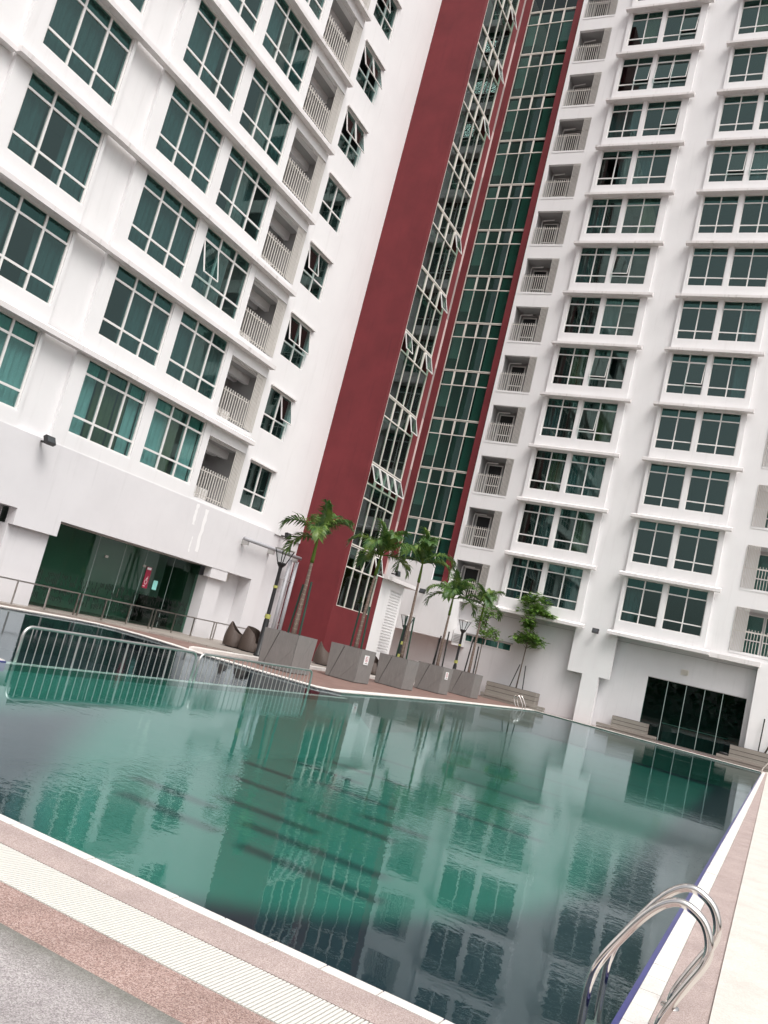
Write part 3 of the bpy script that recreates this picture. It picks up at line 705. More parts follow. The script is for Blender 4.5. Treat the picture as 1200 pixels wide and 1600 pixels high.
# ------------------------------------------------------------------ right wing (B)
B = thing('apartment_building', 'white right wing with paired windows in two bays facing the far pool end', 'apartment building')
b1, b2 = (11.355, 13.335, 13.565, 15.41), (4.975, 6.925, 7.165, 9.045)
NR = 13
XG = 45.5
hb = []
for j in range(NR):
    z0, z1 = 5.545+H*j, 7.885+H*j
    for q in (b1, b2): hb += [(q[0], q[1], z0, z1), (q[2], q[3], z0, z1)]
b = MB()
for q in ((10.98, 15.62), (4.72, 9.2)): wallsheet(b, 'B', q[0], q[1], 5.0, 47.4, 45.34, 45.60, hb)
balB = [(16.62, 18.66, 4.94+H*k, 7.16+H*k) for k in range(NR)]
balR = [(-.5, 3.60, 5.25+H*k, 7.42+H*k) for k in range(NR)]
wallsheet(b, 'B', 15.62, 18.88, 4.95, TOP, 45.52, 45.72, balB)
wallsheet(b, 'B', 9.2, 10.98, 4.9, TOP, 45.50, 45.72, []); wallsheet(b, 'B', 10.98, 15.62, 47.4, TOP, 45.52, 45.72, []); wallsheet(b, 'B', 4.72, 9.2, 47.4, TOP, 45.52, 45.72, [])
wallsheet(b, 'B', -2.0, 4.72, 4.9, TOP, 45.52, 45.72, balR)
b.box(45.50, 45.72, 8.95, 11.16, 2.46, 4.9); b.box(45.50, 45.95, 9.48, 10.35, 0, 2.46)
b.box(45.45, 46.1, -4, 2.17, 0, 4.9)
b.obj('wall', M['white'], B)
b = MB(); wallsheet(b, 'B', 2.17, 18.9, 0, 4.95, 46.0, 46.2, [(2.45, 7.15, .05, 3.12), (14.55, 17.62, 2.70, 3.13)])
b.box(45.72, 46.2, 2.17, 18.9, 4.95, 5.0)
b.obj('lower_wall', M['lowwall'], B)
MB().box(45.985, 45.999, 2.2, 15.7, 4.55, 4.57).obj('wall_groove', M['soffit'], B)
b = MB(); b.box(47.7, 47.8, -4, 18.9, 0, TOP); b.box(46.2, 47.7, -4, 18.9, 4.95, 5.1)
for k in range(1, 14): b.box(45.75, 47.7, 3.7, 16.5, 4.85+H*k, 5.0+H*k)
for q in (4.6, 7.05, 9.6, 10.8, 13.45, 16.0): b.box(45.75, 47.7, q-.04, q+.04, 5.1, TOP)
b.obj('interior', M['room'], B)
l1 = ledge_mesh('B', 10.68, 15.82, 45.0, 45.335, .26); l2 = ledge_mesh('B', 4.42, 9.45, 45.0, 45.335, .26)
for j in range(NR+1):
    z = 4.74+H*j
    link('ledge', l1, B, (0, 0, z)); link('ledge', l2, B, (0, 0, z))
MB().box(45.2, 45.5, 2.1, 4.41, 4.68, 4.9).obj('ledge', M['ledge'], B)
opB = {(1, 0, 11): {(0, 1): 12, (0, 0): 0}, }
def cz(): return R.choice([None, [(0, 1, 'dimcurtain')], [(0, .4, 'dimcurtain')], [(.55, 1, 'dimcurtain')], [(0, .3, 'drape'), (.7, 1, 'dimcurtain')], [(.1, .5, 'drape')], None])
OPB = {(1, 11, 0): (0,), (1, 10, 0): (0, 1), (1, 10, 1): (0,), (1, 9, 0): (0,), (1, 6, 0): (1,), (1, 4, 0): (1,), (1, 3, 0): (1,), (2, 8, 1): (0,), (2, 5, 0): (), (2, 4, 1): (0,), (2, 8, 0): (1,)}
for j in range(NR):
    for bi, q in ((1, b1), (2, b2)):
        for hf, (a, c) in enumerate(((q[0], q[1]), (q[2], q[3]))):
            op = {(i, 1): rad(10) for i in OPB.get((bi, j, hf), ())}
            window(B, 'B', a, c, 5.545+H*j, 7.885+H*j, XG, (.5,), (.22, .79), op, cz() if bi == 1 else (cz() if R.random() < .3 else None), .05, joined=(j == NR-1))
def balcony_B(k, right=False):
    u0, u1, z, z1 = (balR if right else balB)[k]
    o = MB().box(45.5, 47.2, u0, u1, z-.12, z-.001).obj('balcony', M['white'], B)
    b = MB(); b.box(45.73, 47.2, u0-.05, u0, z, z1); b.box(45.73, 47.2, u1, u1+.05, z, z1); b.box(46.75, 46.8, u0, u1, z, z1); b.box(45.73, 46.75, u0, u1, z1, z1+.04)
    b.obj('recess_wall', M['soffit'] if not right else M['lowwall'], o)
    if right:
        for a in (0.2, 1.45, 2.3): window(o, 'B', a, a+.8, z+.05, z1-.15, 46.70, (), (.35,), {}, None, .05, joined=True, name='door_frame', gmat='glassdark')
    else:
        b = MB(); b.box(46.70, 46.749, u0+1.05, u0+1.85, z, z+1.95); b.obj('doorway', M['dark'], o)
        b = MB(); b.box(46.66, 46.70, u0+.98, u0+1.05, z, z+2.02); b.box(46.66, 46.70, u0+1.85, u0+1.92, z, z+2.02); b.box(46.66, 46.70, u0+1.05, u0+1.85, z+1.95, z+2.02); b.box(46.66, 46.70, u0+1.05, u0+1.85, z+.72, z+.78); b.obj('door_frame', M['frame'], o)
        MB().tube([(46.3, u1-.12, z), (46.3, u1-.12, z+1.9), (46.28, u1-.16, z+2.0), (46.2, u1-.9, z+2.0)], .035, 6).obj('waste_pipe', M['frame'], o)
    b = MB()
    n_ = 13 if not right else 26
    s0 = u0+.03; s1 = u1-.05 if not right else u1-.6
    st = u0+.42 if not right else u0
    for i in range(n_):
        u = st+(s1-st)*i/(n_-1); b.box(45.50, 45.53, u-.013, u+.013, z, z+1.15)
    b.box(45.535, 45.55, st, s1, z+1.02, z+1.06)
    if right: b.box(45.505, 45.52, st, u1, z+.98, z+1.02)
    r_ = b.obj('balustrade', M['bar'], o); r_['kind'] = 'stuff'
    b = MB()
    if not right:
        for i in range(6): u = u0+.03+i*.075; b.box(45.485, 45.50, u-.015, u+.015, z, z1)
    else:
        for i in range(9): u = u1-.6+i*.072; b.box(45.475, 45.50, u-.016, u+.016, z-.0, z1)
    r_ = b.obj('louvre_screen', M['bar'], o); r_['kind'] = 'stuff'
for k in range(NR): balcony_B(k)
for k in range(7): balcony_B(k, True)
# ground floor glass, strip window, vent
gw = MB().box(45.97, 46.03, 2.45, 7.15, .05, .09).box(45.97, 46.03, 2.45, 7.15, 3.09, 3.12).obj('glass_front', M['steel'], B)
for a, c in zip((2.45, 3.52, 4.37, 5.25, 6.15), (3.52, 4.37, 5.25, 6.15, 7.15)):
    MB().box(45.995, 46.005, a+.006, c-.006, .09, 3.09).obj('glass_panel', M['glassdark'], gw)
    if a > 2.5: MB().box(45.988, 45.994, a-.016, a+.016, .09, 3.09).obj('joint_strip', M['jointstrip'], gw)
b = MB(); b.box(50.4, 50.5, 1.5, 8.5, 0, 3.3); b.box(46.25, 50.4, 1.4, 1.5, 0, 3.3); b.box(46.25, 50.4, 8.5, 8.6, 0, 3.3); b.box(46.25, 50.4, 1.5, 8.5, 3.2, 3.3)
b.obj('lobby_interior_wall', M['soffit'], B)
MB().box(46.05, 50.4, 1.5, 8.5, .02, .05).obj('lobby_floor', mat('lobby_floor_tile', (.25, .24, .22), .3)[0], B)
b = MB(); b.box(47.6, 48.3, 3.2, 6.2, .05, .95); b.mi = 1; b.box(47.5, 48.4, 3.1, 6.3, .95, 1.0); b.obj('lobby_counter', [M['dimcurtain'], M['sheer']], B)
window(B, 'B', 14.55, 17.62, 2.70, 3.13, 46.02, (.25, .5, .75), (), {}, [(0, 1, 'sheer')], .05, name='strip_window', gmat='transomglass')
MB().box(45.80, 46.0, 14.5, 17.7, 3.14, 3.19).obj('window_hood', M['soffit'], B)
b = MB()
for q in range(5): b.box(45.94, 45.995, 5.30, 5.63, 3.58+q*.05, 3.605+q*.05)
b.box(45.985, 45.998, 5.28, 5.65, 3.55, 3.83); b.obj('air_vent', M['creamframe'], B)
b = MB(); b.box(45.5, 45.99, 17.25, 17.85, 2.35, 3.25); b.mi = 1
for q in range(6): b.box(45.47, 45.499, 17.3, 17.8, 2.95-q*.085, 2.985-q*.085)
b.obj('louvred_box', [M['white'], M['soffit']], B)

# ------------------------------------------------------------------ pipes and floodlights
t = thing('drain_pipe', 'grey horizontal pipe bracketed along the lower wall above the lamp', 'pipe', (27.27, 20.1, 4.15))
MB().tube([(0, 0, 0), (4.3, 0, .02)], .075, 12).obj('pipe', M['pvc'], t, True)
for q in (.3, 2.2, 4.1): MB().box(q-.03, q+.03, -.02, .3, -.22, .0).obj('bracket', M['galv'], t)
for i, x in enumerate((31.15, 31.68)):
    t = thing('downpipe', ('inner of the two grey downpipes in the white corner' if i == 0 else 'outer of two grey downpipes, nearest the red wall'), 'pipe', (x, 20.3, 0), group='grey downpipes')
    MB().tube([(0, 0, 0), (0, 0, 4.02)], .082, 12).obj('pipe', M['pvc'], t, True)
    for z in (1.2, 3.1): MB().box(-.13, .13, -.02, .34, z, z+.03).obj('bracket', M['galv'], t)
def flood(locv, rz, label, tilt=.5):
    t = thing('floodlight', label, 'floodlight', locv, rz, 'wall floodlights')
    MB().box(-.03, .03, -.25, 0, -.03, .03).obj('arm', M['black'], t)
    b = MB(); b.box(-.17, .17, -.12, 0, -.12, .12); h = b.obj('housing', M['black'], t, loc=(0, -.27, .03)); h.rotation_euler = (-tilt, 0, 0)
    g = MB().box(-.14, .14, -.128, -.121, -.09, .09).obj('lens', M['lensglass'], h)
    return t
flood((16.97, 20.38, 4.75), 0, 'black floodlight on the left wall beneath the window bays')
flood((30.37, 20.56, 4.87), 0, 'black floodlight on the white wall left of the red tower', .2)
flood((36.15, 17.9, 4.75), 0, 'black floodlight on the canopy at the foot of the red corner', .2)
flood((44.55, 19.75, 4.8), -math.pi/2, 'black floodlight on the white hanging porch box', .3)
flood((45.48, 10.05, 4.70), -math.pi/2, 'black floodlight on the white column between the right wing bays', .3)

# ------------------------------------------------------------------ lamp posts
def lamp(locv, label, hh=3.75, rings=(1.32, 2.4)):
    t = thing('lamp_post', label, 'lamp post', locv, 0, 'black lamp posts')
    MB().lathe([(.15, 0), (.15, .06), (.10, .10), (.095, 1.25), (.07, 1.34), (.062, hh-.75), (.07, hh-.62)], seg=14).obj('pole', M['black'], t, True)
    for z in rings:
        rr_ = .078 if z > 1.5 else .10
        MB().lathe([(rr_, z), (rr_, z+(.09 if z > 2 else .15))], seg=14).obj('band', M['yellow'], t, True)
    MB().lathe([(.055, hh-.64), (.16, hh-.5), (.17, hh-.44), (.0, hh-.43)], seg=14).obj('lamp_holder', M['black'], t, True)
    for k in range(4):
        a = math.pi/4+k*math.pi/2; MB().tube([(.15*math.cos(a), .15*math.sin(a), hh-.46), (.33*math.cos(a), .33*math.sin(a), hh)], .020, 6).obj('arm', M['black'], t)
    MB().lathe([(.14, hh-.42), (.30, hh-.03)], seg=16).obj('glass_shade', glass_lamp, t, True)
    MB().lathe([(0, hh+.05), (.36, hh+.03), (.36, hh), (.0, hh-.01)], seg=18).obj('cap', M['galv'], t, True)
    return t
glass_lamp = glassmat('clear_lamp_glass', (.88, .9, .9), 1.15)
lamp((25.0, 16.62, .045), 'black lamp post with yellow bands beside the wicker chairs, left of the first planter')
lamp((37.0, 16.95, .045), 'lamp post behind the third planter, its head half hidden by the palm trunk', 2.95, (1.0, 1.6))
lamp((42.0, 16.0, 0), 'black lamp post behind the fifth planter, against the strip window', 3.6, (1.40, 2.3))

# ------------------------------------------------------------------ planters, palms
def planter(x0, y0, label, sign=False):
    t = thing('planter_box', label, 'planter', (x0, y0, 0), 0, 'grey stone planters beside the pool')
    S, Z = 1.15, 1.14
    MB().box(.03, S-.03, .03, S-.03, 0, Z-.10).obj('core', M['gap'], t)
    MB().box(.06, S-.06, .06, S-.06, Z-.10, Z-.06).obj('soil', M['soil'], t)
    fl = .035
    def face(P, polys):
        for poly in polys:
            cx = sum(p[0] for p in poly)/len(poly); cy = sum(p[1] for p in poly)/len(poly)
            sh = [(cx+(p[0]-cx)*(1-.016/max(.2, abs(p[0]-cx))), cy+(p[1]-cy)*(1-.010/max(.2, abs(p[1]-cy)))) for p in poly]
            b = MB(); k = len(sh); n = len(b.v)
            b.v += [P(u, v, 0) for u, v in sh]+[P(u, v, .03) for u, v in sh]
            b.f.append(tuple(range(k))); b.f.append(tuple(reversed(range(k, 2*k))))
            for i in range(k): b.f.append((i, (i+1) % k, k+(i+1) % k, k+i))
            b.m += [0]*(k+2); b.obj('stone_panel', M['stone'], t)
    L = [[(0, 0), (.13, 0), (.46, 1), (0, 1)], [(.13, 0), (.48, 0), (1, .66), (1, 1), (.46, 1)], [(.48, 0), (1, 0), (1, .66)]]
    Rr = [[(0, 0), (.2, 0), (.8, 1), (0, 1)], [(.2, 0), (1, 0), (1, 1), (.8, 1)]]
    def inter(d, v): return d+fl*(1-v)
    face(lambda u, v, w_: (inter(-.03, v)+w_, S+.03-u*(S+.06)+(fl*(1-v))*(2*u-1)*1.0, v*Z), L)
    face(lambda u, v, w_: (.0+u*S+(fl*(1-v))*(1-2*u), inter(-.03, v)+w_, v*Z), Rr)
    face(lambda u, v, w_: (S+.03-fl*(1-v)-w_, u*S, v*Z), [[(0, 0), (1, 0), (1, 1), (0, 1)]])
    face(lambda u, v, w_: (u*S, S+.03-fl*(1-v)-w_, v*Z), [[(0, 0), (1, 0), (1, 1), (0, 1)]])
    if sign:
        s = MB().box(-.17, .17, -.004, .004, -.16, .16).obj('notice_sign', M['sheet'], None, loc=(x0+.50, y0-.032, .80))
        tag(s, sign, 'sign', 'small no diving notices')
        b = MB()
        for k in range(14):
            a0, a1 = 2*math.pi*k/14, 2*math.pi*(k+1)/14
            b.quad((.10*math.cos(a0), -.006, .03+.10*math.sin(a0)), (.10*math.cos(a1), -.006, .03+.10*math.sin(a1)), (.08*math.cos(a1), -.006, .03+.08*math.sin(a1)), (.08*math.cos(a0), -.006, .03+.08*math.sin(a0)))
        b.quad((-.07, -.0065, .10), (-.055, -.0065, .11), (.07, -.0065, -.04), (.055, -.0065, -.05))
        b.obj('red_symbol', M['redprint'], s)
        b = MB()
        b.quad((-.03, -.0055, -.02), (-.01, -.0055, -.03), (.03, -.0055, .06), (.015, -.0055, .07)); b.quad((-.05, -.0055, -.12), (.11, -.0055, -.12), (.11, -.0055, -.10), (-.11, -.0055, -.10)); b.obj('black_print', letters, s)
    return t
PX = (21.9, 26.0, 29.9, 34.3, 38.9)
PY = (13.35, 13.3, 13.3, 13.55, 13.75)
PL = ['grey stone planter at the pool barrier end, beside the lamp post', 'grey stone planter with a white notice, second from the lamp post', 'plain grey stone planter between the two planters with notices', 'grey stone planter with a white notice, next to the last one', 'last grey stone planter before the stepped bench and far ladder']
for i in range(5): planter(PX[i], PY[i], PL[i], {1: 'white notice with red symbol on the second planter from the lamp', 3: 'white notice with red symbol on the planter next to last'}.get(i))
def frond(L, droop, rise, rng, wl=.42):
    b = MB(); pts = []
    N = 16
    for i in range(N+1):
        s = i/N; a = rise-(rise+droop)*s**1.9
        if not pts: p = Vector((0, 0, 0))
        else: p = pts[-1]+Vector((math.cos(a), 0, math.sin(a)))*L/N
        pts.append(p)
    b.tube(pts, [.018*(1-i/(N+1))+.003 for i in range(N+1)], 5)
    nl = 32
    for k in range(nl):
        s = .14+.86*k/(nl-1); f_ = s*N; i = min(int(f_), N-1); p = pts[i].lerp(pts[i+1], f_-i)
        tg = (pts[i+1]-pts[i]).normalized(); ll = wl*(math.sin(math.pi*(.18+.72*s))**.6)*rng.uniform(.85, 1.1)
        for sd in (-1, 1):
            side = Vector((0, sd, 0)); upv = tg.cross(side)*(1 if sd > 0 else 1)
            upv = Vector((-tg.z, 0, tg.x))
            d1 = (side*.85+tg*(.5+.5*s)+upv*rng.uniform(.05, .4)).normalized()
            d2 = (d1+Vector((0, 0, -rng.uniform(.5, 1.3)))).normalized()
            wv = tg.cross(Vector((0, 0, 1))) ; wd = (tg-d1*tg.dot(d1)).normalized()*rng.uniform(.020, .032)
            q0 = p; q1 = p+d1*ll*.5; q2 = q1+d2*ll*.5
            n = len(b.v); b.v += [tuple(q0-wd*.4), tuple(q0+wd*.4), tuple(q1+wd), tuple(q1-wd), tuple(q2)]
            b.f += [(n, n+1, n+2, n+3), (n+3, n+2, n+4)]; b.m += [1, 1]
    return b.mesh('frond', [M['crownshaft'], M['palm']])
FR = [frond(1.15, .1, 1.40, random.Random(3), .46), frond(1.3, .7, 1.15, random.Random(4), .50), frond(1.3, 1.3, .85, random.Random(5), .50), frond(1.25, 1.6, .35, random.Random(6), .48), frond(1.2, -.5, 1.5, random.Random(8), .42)]
def palm(x, y, zt, lean, label, seed, fr, sc=1.0, zb=1.04, sh=.75):
    rng = random.Random(seed)
    t = thing('palm_tree', label, 'palm tree', (x, y, zb), 0, 'slender palms in the planters')
    h = zt-zb; P = lambda s: Vector((lean[0]*s*s, lean[1]*s*s, h*s))
    N = 14; cut = 1-sh/h
    ps = [P(cut*i/N) for i in range(N+1)]
    MB().tube(ps, [(.085-.04*(i/N))*(1 if seed == 20 else .9) for i in range(N+1)], 12).obj('trunk', M['trunk'], t, True)
    ps = [P(cut+(1-cut)*i/6) for i in range(7)]
    MB().tube(ps, [.056, .058, .055, .050, .045, .04, .03], 10).obj('crownshaft', M['crownshaft'], t, True)
    top = P(1)
    for (az, kind, tilt) in fr:
        o = link('frond', FR[kind], t, top); s = sc*rng.uniform(.92, 1.05); o.scale = (s, s, s)
        o.rotation_euler = (rng.uniform(-.25, .25), tilt, az)
    return t
def ring(n, rng, kinds=(0, 1, 3, 2, 4, 2, 1, 0, 3, 2)):
    return [(2*math.pi*i/n+rng.uniform(-.3, .3), kinds[i % len(kinds)], rng.uniform(-.15, .15)) for i in range(n)]
NP = [8, 10, 10, 9, 9]
pz = (4.1, 4.45, 4.85, 4.1, 4.4)
PLB = ['palm in the first planter, against the dark red tower wall', 'palm in the second planter, in front of the narrow curtain wall', 'palm in the third planter, before the perforated white screen', 'palm in the fourth planter, with a bright drooping frond', 'palm in the last planter, before the strip window']
for i in range(5):
    x, y = PX[i]+.62, PY[i]+.55
    palm(x, y, pz[i], (R.uniform(-.05, .12), R.uniform(-.12, .12)), PLB[i], 20+i, ring(NP[i], random.Random(50+i)), (1.08, 1.15, 1.2, 1.15, 1.05)[i])
    for s in (-1, 1):
        st_ = MB().tube([(0, 0, 0), (R.uniform(-.1, .1), s*R.uniform(-.12, -.02), 1.45+R.uniform(-.1, .3))], .036, 6).obj('support_stake', M['greenstake'] if i < 3 else M['blackstake'], None, loc=(x+s*.08, y+s*.26, 1.04))
        tag(st_, ('dark stake at the %s side of the palm in the %s planter' % ('left' if s > 0 else 'right', ('first', 'second', 'third', 'fourth', 'last')[i])), 'stake', 'palm support stakes')
# ------------------------------------------------------------------ small broad leaved trees
def leafy(x, y, z0, ztrunk, clusters, label, seed, nleaf=420, size=.13, lean=(0, 0), group=None):
    rng = random.Random(seed)
    t = thing('young_tree', label, 'tree', (x, y, z0), 0, group)
    zt = max(c[2] for c in clusters)
    MB().tube([(lean[0]*s, lean[1]*s, (zt-z0)*s) for s in (0, .25, .5, .75, 1)], [.04, .034, .026, .018, .008], 8).obj('trunk', M['bark'], t, True)
    br = MB(); lf = MB(); cen = []
    for (cx, cy, cz_, r) in clusters:
        s = min(.92, max(.2, (cz_-z0-.35)/(zt-z0)))
        base = Vector((lean[0]*s, lean[1]*s, (zt-z0)*s))
        for _ in range(7):
            e = Vector((cx, cy, cz_-z0))+Vector((rng.gauss(0, r*.5), rng.gauss(0, r*.5), rng.gauss(0, r*.35)))
            br.tube([base, base.lerp(e, .5)+Vector((0, 0, .05)), e], [.011, .008, .004], 5); cen.append((e, r*.42))
    for i in range(nleaf):
        c, r = rng.choice(cen); p = c+Vector((rng.gauss(0, r*.6), rng.gauss(0, r*.6), rng.gauss(0, r*.5)))
        a = rng.uniform(0, 6.28); d = Vector((math.cos(a), math.sin(a), rng.uniform(-.5, .6))).normalized(); s = size*rng.uniform(.7, 1.25)
        w_ = d.cross(Vector((rng.uniform(-.3, .3), rng.uniform(-.3, .3), 1))).normalized()*s*.22
        n = len(lf.v); lf.v += [tuple(p), tuple(p+d*s*.5+w_), tuple(p+d*s-Vector((0, 0, s*.15))), tuple(p+d*s*.5-w_)]; lf.f.append((n, n+1, n+2, n+3)); lf.m.append(0)
    br.obj('branches', M['bark'], t); lf.obj('crown', M['leaf'], t)
    return t
leafy(45.15, 13.55, .80, 3, [(0, -.1, 5.0, .55), (.1, -.45, 5.4, .45), (0, .3, 5.6, .5), (0, -.1, 3.4, .42), (0, .25, 3.65, .4), (.1, -.35, 3.7, .42), (0, 0, 4.45, .3), (0, -.9, 5.15, .3)], 'young tree with fresh green leaves rising from the stepped bench planter', 5, 1500, .33, (0, -.15))
leafy(43.6, 15.4, 0.05, 3, [(0, 0, 3.5, .5), (0, .3, 4.0, .45), (0, -.4, 3.4, .4), (0, 0, 4.4, .4)], 'thin young tree between the lamp post and the last palm', 9, 480, .3)
leafy(45.3, 1.32, .6, 3, [(.0, -1.6, 3.8, .5), (0, -1.2, 4.3, .4)], 'slender young tree at the right frame edge behind the end bench', 12, 300, .2, (0, -1.3))
def stake(p0, p1, label):
    s = MB().tube([(0, 0, 0), tuple(Vector(p1)-Vector(p0))], .028, 6).obj('support_stake', M['blackstake'], None, loc=p0); tag(s, label, 'stake', 'tree support stakes')
stake((45.2, 13.95, .8), (45.2, 13.62, 2.15), 'black stake left of the tree in the stepped bench')
stake((45.2, 13.2, .8), (45.2, 13.3, 2.15), 'black stake right of the tree in the stepped bench')
stake((45.3, 1.55, .6), (45.3, 1.5, 2.35), 'black stake beside the thin trunk behind the end bench')
# ------------------------------------------------------------------ stepped benches
def bench(y0, y1, s0, s1, label, zt=.82):
    t = thing('stepped_bench', label, 'bench', (45.0, y0, 0), 0, 'grey slatted planter benches')
    nb = 4; hh = (zt-.02)/nb
    for i in range(nb):
        MB().box(.10+.0, .92, 0, y1-y0, .005+i*hh, .005+(i+1)*hh-.022).obj('slab', M['benchstone'], t)
    MB().box(.13, .9, .03, y1-y0-.03, 0, zt-.03).obj('core', M['gap'], t)
    MB().box(-.18, .095, s0-y0, s1-y0, .0, .11).obj('seat_base', M['benchstone'], t); MB().box(-.2, .095, s0-y0-.02, s1-y0+.02, .13, .26).obj('seat', M['benchstone'], t)
    return t
bench(12.42, 15.2, 11.8, 15.3, 'long stepped slab bench behind the far left pool ladder', .92)
bench(6.65, 8.36, 6.1, 9.0, 'short stepped slab bench left of the dark glass front', .80)
bench(-3.0, 2.76, -3.0, 3.25, 'stepped slab bench at the right end of the glass front', .84)
bag = MB().lathe([(0, 0), (.17, .02), (.2, .07), (.12, .12), (.0, .13)], seg=10).obj('bag', M['black'], None, True, loc=(44.9, 2.98, .27)); bag.scale = (.5, 1.2, .9); tag(bag, 'small black bag lying on the right end bench', 'bag')
# ------------------------------------------------------------------ wicker chairs
def chair(x, y, rz, label, kind=0, z=.045):
    t = thing('wicker_chair', label, 'chair', (x, y, z), rz, 'brown wicker pod chairs')
    b = MB(); n = 22; m_ = 9; th = .035
    def shell(r_off):
        g = []
        for i in range(n+1):
            a = math.pi*(.12+1.76*i/n); s = i/n
            top = .50+.42*(math.exp(-((s-.5)/.26)**2) if kind == 0 else math.sin(math.pi*s)**.7)
            if kind == 1: top = .55+.35*math.sin(math.pi*s)**.6
            row = []
            for j in range(m_+1):
                v = j/m_; r = (.37+.05*math.sin(math.pi*(.25+.75*v))-.10*v*v)+r_off
                row.append(Vector((math.sin(a)*r*-1, -math.cos(a)*r*-1*-1, .04+v*(top-.04))))
            g.append(row)
        return g
    g0, g1 = shell(0), shell(-th)
    for g, rev in ((g0, 0), (g1, 1)):
        for i in range(n):
            for j in range(m_):
                q = (g[i][j], g[i+1][j], g[i+1][j+1], g[i][j+1]); b.quad(*(q if not rev else q[::-1]))
    for i in range(n): b.quad(g0[i][m_], g0[i+1][m_], g1[i+1][m_], g1[i][m_])
    for i in (0, n):
        for j in range(m_): b.quad(g0[i][j], g0[i][j+1], g1[i][j+1], g1[i][j])
    b.obj('backrest_shell', M['wicker'], t, True)
    MB().lathe([(0, .04), (.33, .04), (.35, .2), (.34, .34), (.0, .36)], seg=20).obj('seat', M['wicker'], t, True)
    MB().lathe([(.30, 0), (.30, .04), (0, .04)], seg=16).obj('base', M['black'], t)
    return t
chair(26.2, 18.55, rad(20), 'brown wicker pod chair with a pointed back, farthest left', 0)
chair(26.1, 17.75, rad(-10), 'brown wicker pod chair with a rounded back beside the lamp post', 1)
chair(27.2, 17.45, rad(100), 'brown wicker pod chair mostly hidden behind the lamp post', 1)
chair(31.0, 17.45, rad(30), 'brown wicker pod chair seen between the first and second planters', 0)
chair(35.0, 17.1, rad(-20), 'brown wicker pod chair seen between the second and third planters', 0)
bx = MB().box(-.25, .25, -.2, .2, 0, .22).obj('side_table', M['wicker'], None, loc=(27.6, 19.3, .045)); tag(bx, 'low brown wicker side table behind the chairs', 'table')
# ------------------------------------------------------------------ railing in front of the cafeteria
def rail_panel(x0, x1, posts, label):
    t = thing('handrail', label, 'railing', (x0, 20.2, .045), 0, 'steel railing panels before the cafeteria')
    L = x1-x0
    MB().box(0, L, -.025, .025, .67, .71).obj('top_rail', M['steel'], t)
    for p in posts: MB().box(p-x0-.018, p-x0+.018, -.02, .02, 0, .67).obj('post', M['steel'], t)
rail_panel(14.9, 19.92, (14.93, 16.2, 17.5, 18.7, 19.88), 'steel railing panel in front of the white columns at the left edge')
rail_panel(20.0, 23.42, (20.03, 21.1, 22.25, 23.38), 'steel railing panel across the cafeteria letters and doors')
rail_panel(23.52, 27.0, (23.56, 24.62, 25.72, 26.95), 'steel railing panel across the right end of the cafeteria glass')
rail_panel(27.06, 30.4, (27.1, 28.2, 29.3, 30.35), 'steel railing panel behind the wicker chairs')
# posters on the glass
p = MB().box(0, .27, -.004, .004, 0, .76).obj('poster', mat('crimson_poster', (.32, .015, .05), .5)[0], None, loc=(23.45, 21.055, 1.36)); tag(p, 'crimson vertical poster with white drawing on the cafeteria glass', 'poster')
b = MB(); b.box(.03, .24, -.0065, -.0045, .66, .74)
for k in range(12):
    a0, a1 = 2*math.pi*k/12, 2*math.pi*(k+1)/12
    b.quad((.13+.075*math.cos(a0), -.006, .22+.09*math.sin(a0)), (.13+.075*math.cos(a1), -.006, .22+.09*math.sin(a1)), (.13+.058*math.cos(a1), -.006, .22+.073*math.sin(a1)), (.13+.058*math.cos(a0), -.006, .22+.073*math.sin(a0)))
b.quad((.12, -.006, .30), (.14, -.006, .30), (.19, -.006, .42), (.17, -.006, .43)); b.quad((.10, -.006, .36), (.10, -.006, .34), (.20, -.006, .33), (.20, -.006, .35)); b.box(.04, .13, -.0065, -.0045, .06, .085)
b.obj('white_print', M['sheet'], p)
q = MB().box(0, .23, -.003, .003, 0, .33).obj('notice_paper', mat('pale_cyan_paper', (.30, .72, .66), .6)[0], None, loc=(23.98, 21.055, 1.38)); tag(q, 'pale cyan notice right of the crimson poster', 'notice')
# ------------------------------------------------------------------ crowd barriers in the pool
def barrier(x0, x1, label):
    t = thing('crowd_barrier', label, 'barrier', (x0, 10.1, WL), 0, 'low steel barriers standing in the pool')
    L = x1-x0; zt = .53; r = .14
    pts = [(0, 0, -.35), (0, 0, zt-r)]+[(r-r*math.cos(a), 0, zt-r+r*math.sin(a)) for a in (.4, .8, 1.2, 1.57)]+[(L/2, 0, zt)]+[(L-r+r*math.sin(a), 0, zt-r+r*math.cos(a)) for a in (0, .4, .8, 1.2, 1.57)]+[(L, 0, -.35)]
    MB().tube(pts, .024, 10).obj('frame_tube', M['galv'], t, True)
    n = int(L/.155); ms = cached('bbar', lambda: MB().tube([(0, 0, -.35), (0, 0, .51)], .0085, 6).mesh('bar', M['galv']))
    mt = cached('bpost', lambda: MB().tube([(0, 0, -.35), (0, 0, .51)], .017, 6).mesh('post', M['galv']))
    for i in range(1, n):
        if i % 7 == 0: link('post', mt, t, (L*i/n, 0, 0))
        else: link('bar', ms, t, (L*i/n, 0, 0))
    MB().tube([(0, 0, -.34), (L, 0, -.34)], .014, 6).obj('bottom_tube', M['galv'], t)
barrier(9.12, 13.22, 'wider low steel barrier in the pool, at the left edge')
barrier(13.33, 17.6, 'low steel barrier in the pool, nearer the planters')
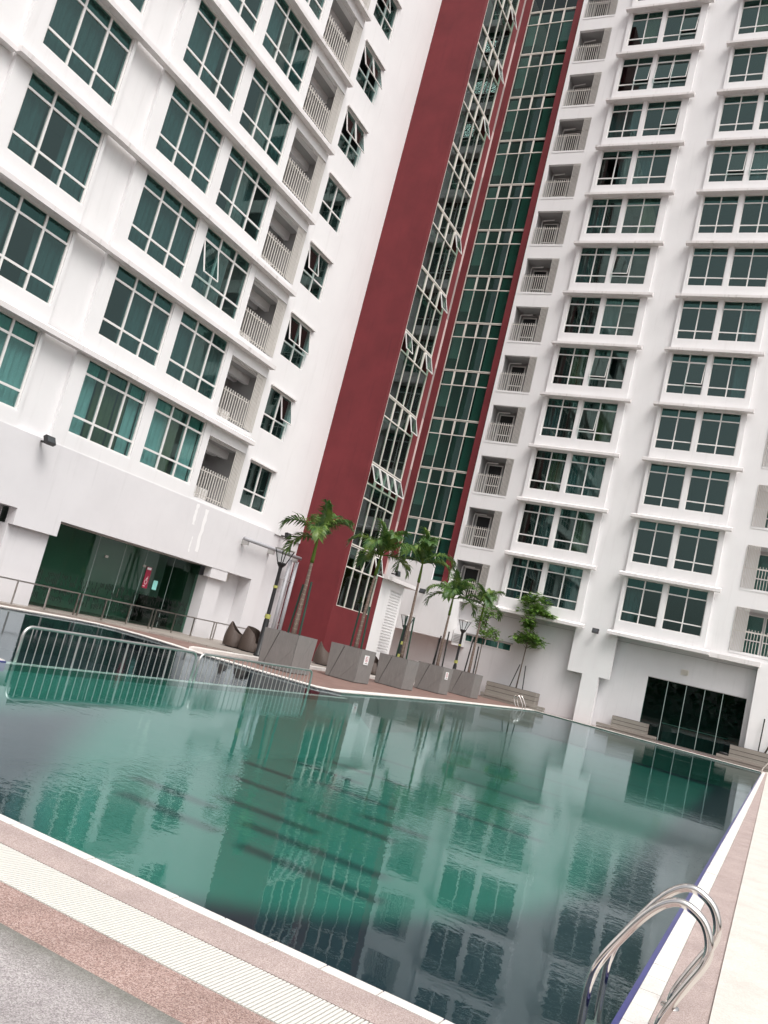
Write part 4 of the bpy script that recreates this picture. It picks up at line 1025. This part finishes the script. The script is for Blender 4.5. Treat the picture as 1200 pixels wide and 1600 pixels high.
# ------------------------------------------------------------------ pool ladders
PR = [(.745, -.9), (.745, -.05), (.735, .13), (.70, .24), (.62, .38), (.56, .475), (.50, .55), (.44, .60), (.385, .618), (.33, .605), (.27, .565), (.235, .50), (.225, .43), (.24, .37), (.28, .29), (.33, .19), (.375, .09), (.39, .03), (.39, 0)]
def smooth_path(P, sub=4):
    out = []
    for i in range(len(P)-1):
        p0, p1, p2, p3 = [Vector(P[max(0, min(len(P)-1, k))]) for k in (i-1, i, i+1, i+2)]
        for s in range(sub):
            t = s/sub; out.append(.5*((2*p1)+(p2-p0)*t+(2*p0-5*p1+4*p2-p3)*t*t+(3*p1-p0-3*p2+p3)*t**3))
    out.append(Vector(P[-1])); return out
def ladder(locv, rz, w_, label):
    t = thing('pool_ladder', label, 'pool ladder', locv, rz, 'stainless pool ladders')
    sp = smooth_path(PR)
    for x in (0, w_):
        MB().tube([(x, p[0]-.39, p[1]) for p in sp], .022, 14).obj('handrail', M['chrome'], t, True)
        MB().lathe([(.0, .012), (.045, .010), (.05, 0)], (x, 0), 16).obj('base_plate', M['chrome'], t, True)
    for z in (-.25, -.52, -.8): MB().box(0, w_, .32, .40, z, z+.03).obj('step', M['steel'], t)
    return t
ladder((4.78, .39, 0), 0, .49, 'large polished steel pool ladder in the right foreground')
ladder((41.2, .80, 0), 0, .5, 'distant pool ladder at the right hand pool corner')
ladder((42.55, 12.45, 0), math.pi, .5, 'distant pool ladder before the long stepped bench')

# ------------------------------------------------------------------ trees across the road behind the viewer, seen only as reflections
rng = random.Random(77)
lf = MB()
for i in range(60):
    y = -45+i*2.0+rng.uniform(-1, 1); x = -38+rng.uniform(-5, 5); z = rng.uniform(2, 8.0)
    for _ in range(70):
        p = Vector((x+rng.gauss(0, 1.6), y+rng.gauss(0, 1.6), max(.2, z+rng.gauss(0, 1.7)))); d = Vector((rng.uniform(-1, 1), rng.uniform(-1, 1), rng.uniform(-1, 1))).normalized()
        e = d.cross(Vector((0, 0, 1))).normalized(); s = rng.uniform(.3, .8)
        lf.quad(p-e*s, p+d*s, p+e*s, p-d*s)
o = lf.obj('far_tree_belt', M['hedgeleaf']); tag(o, 'dark belt of trees mirrored in the lowest windows', 'trees', None, 'stuff')
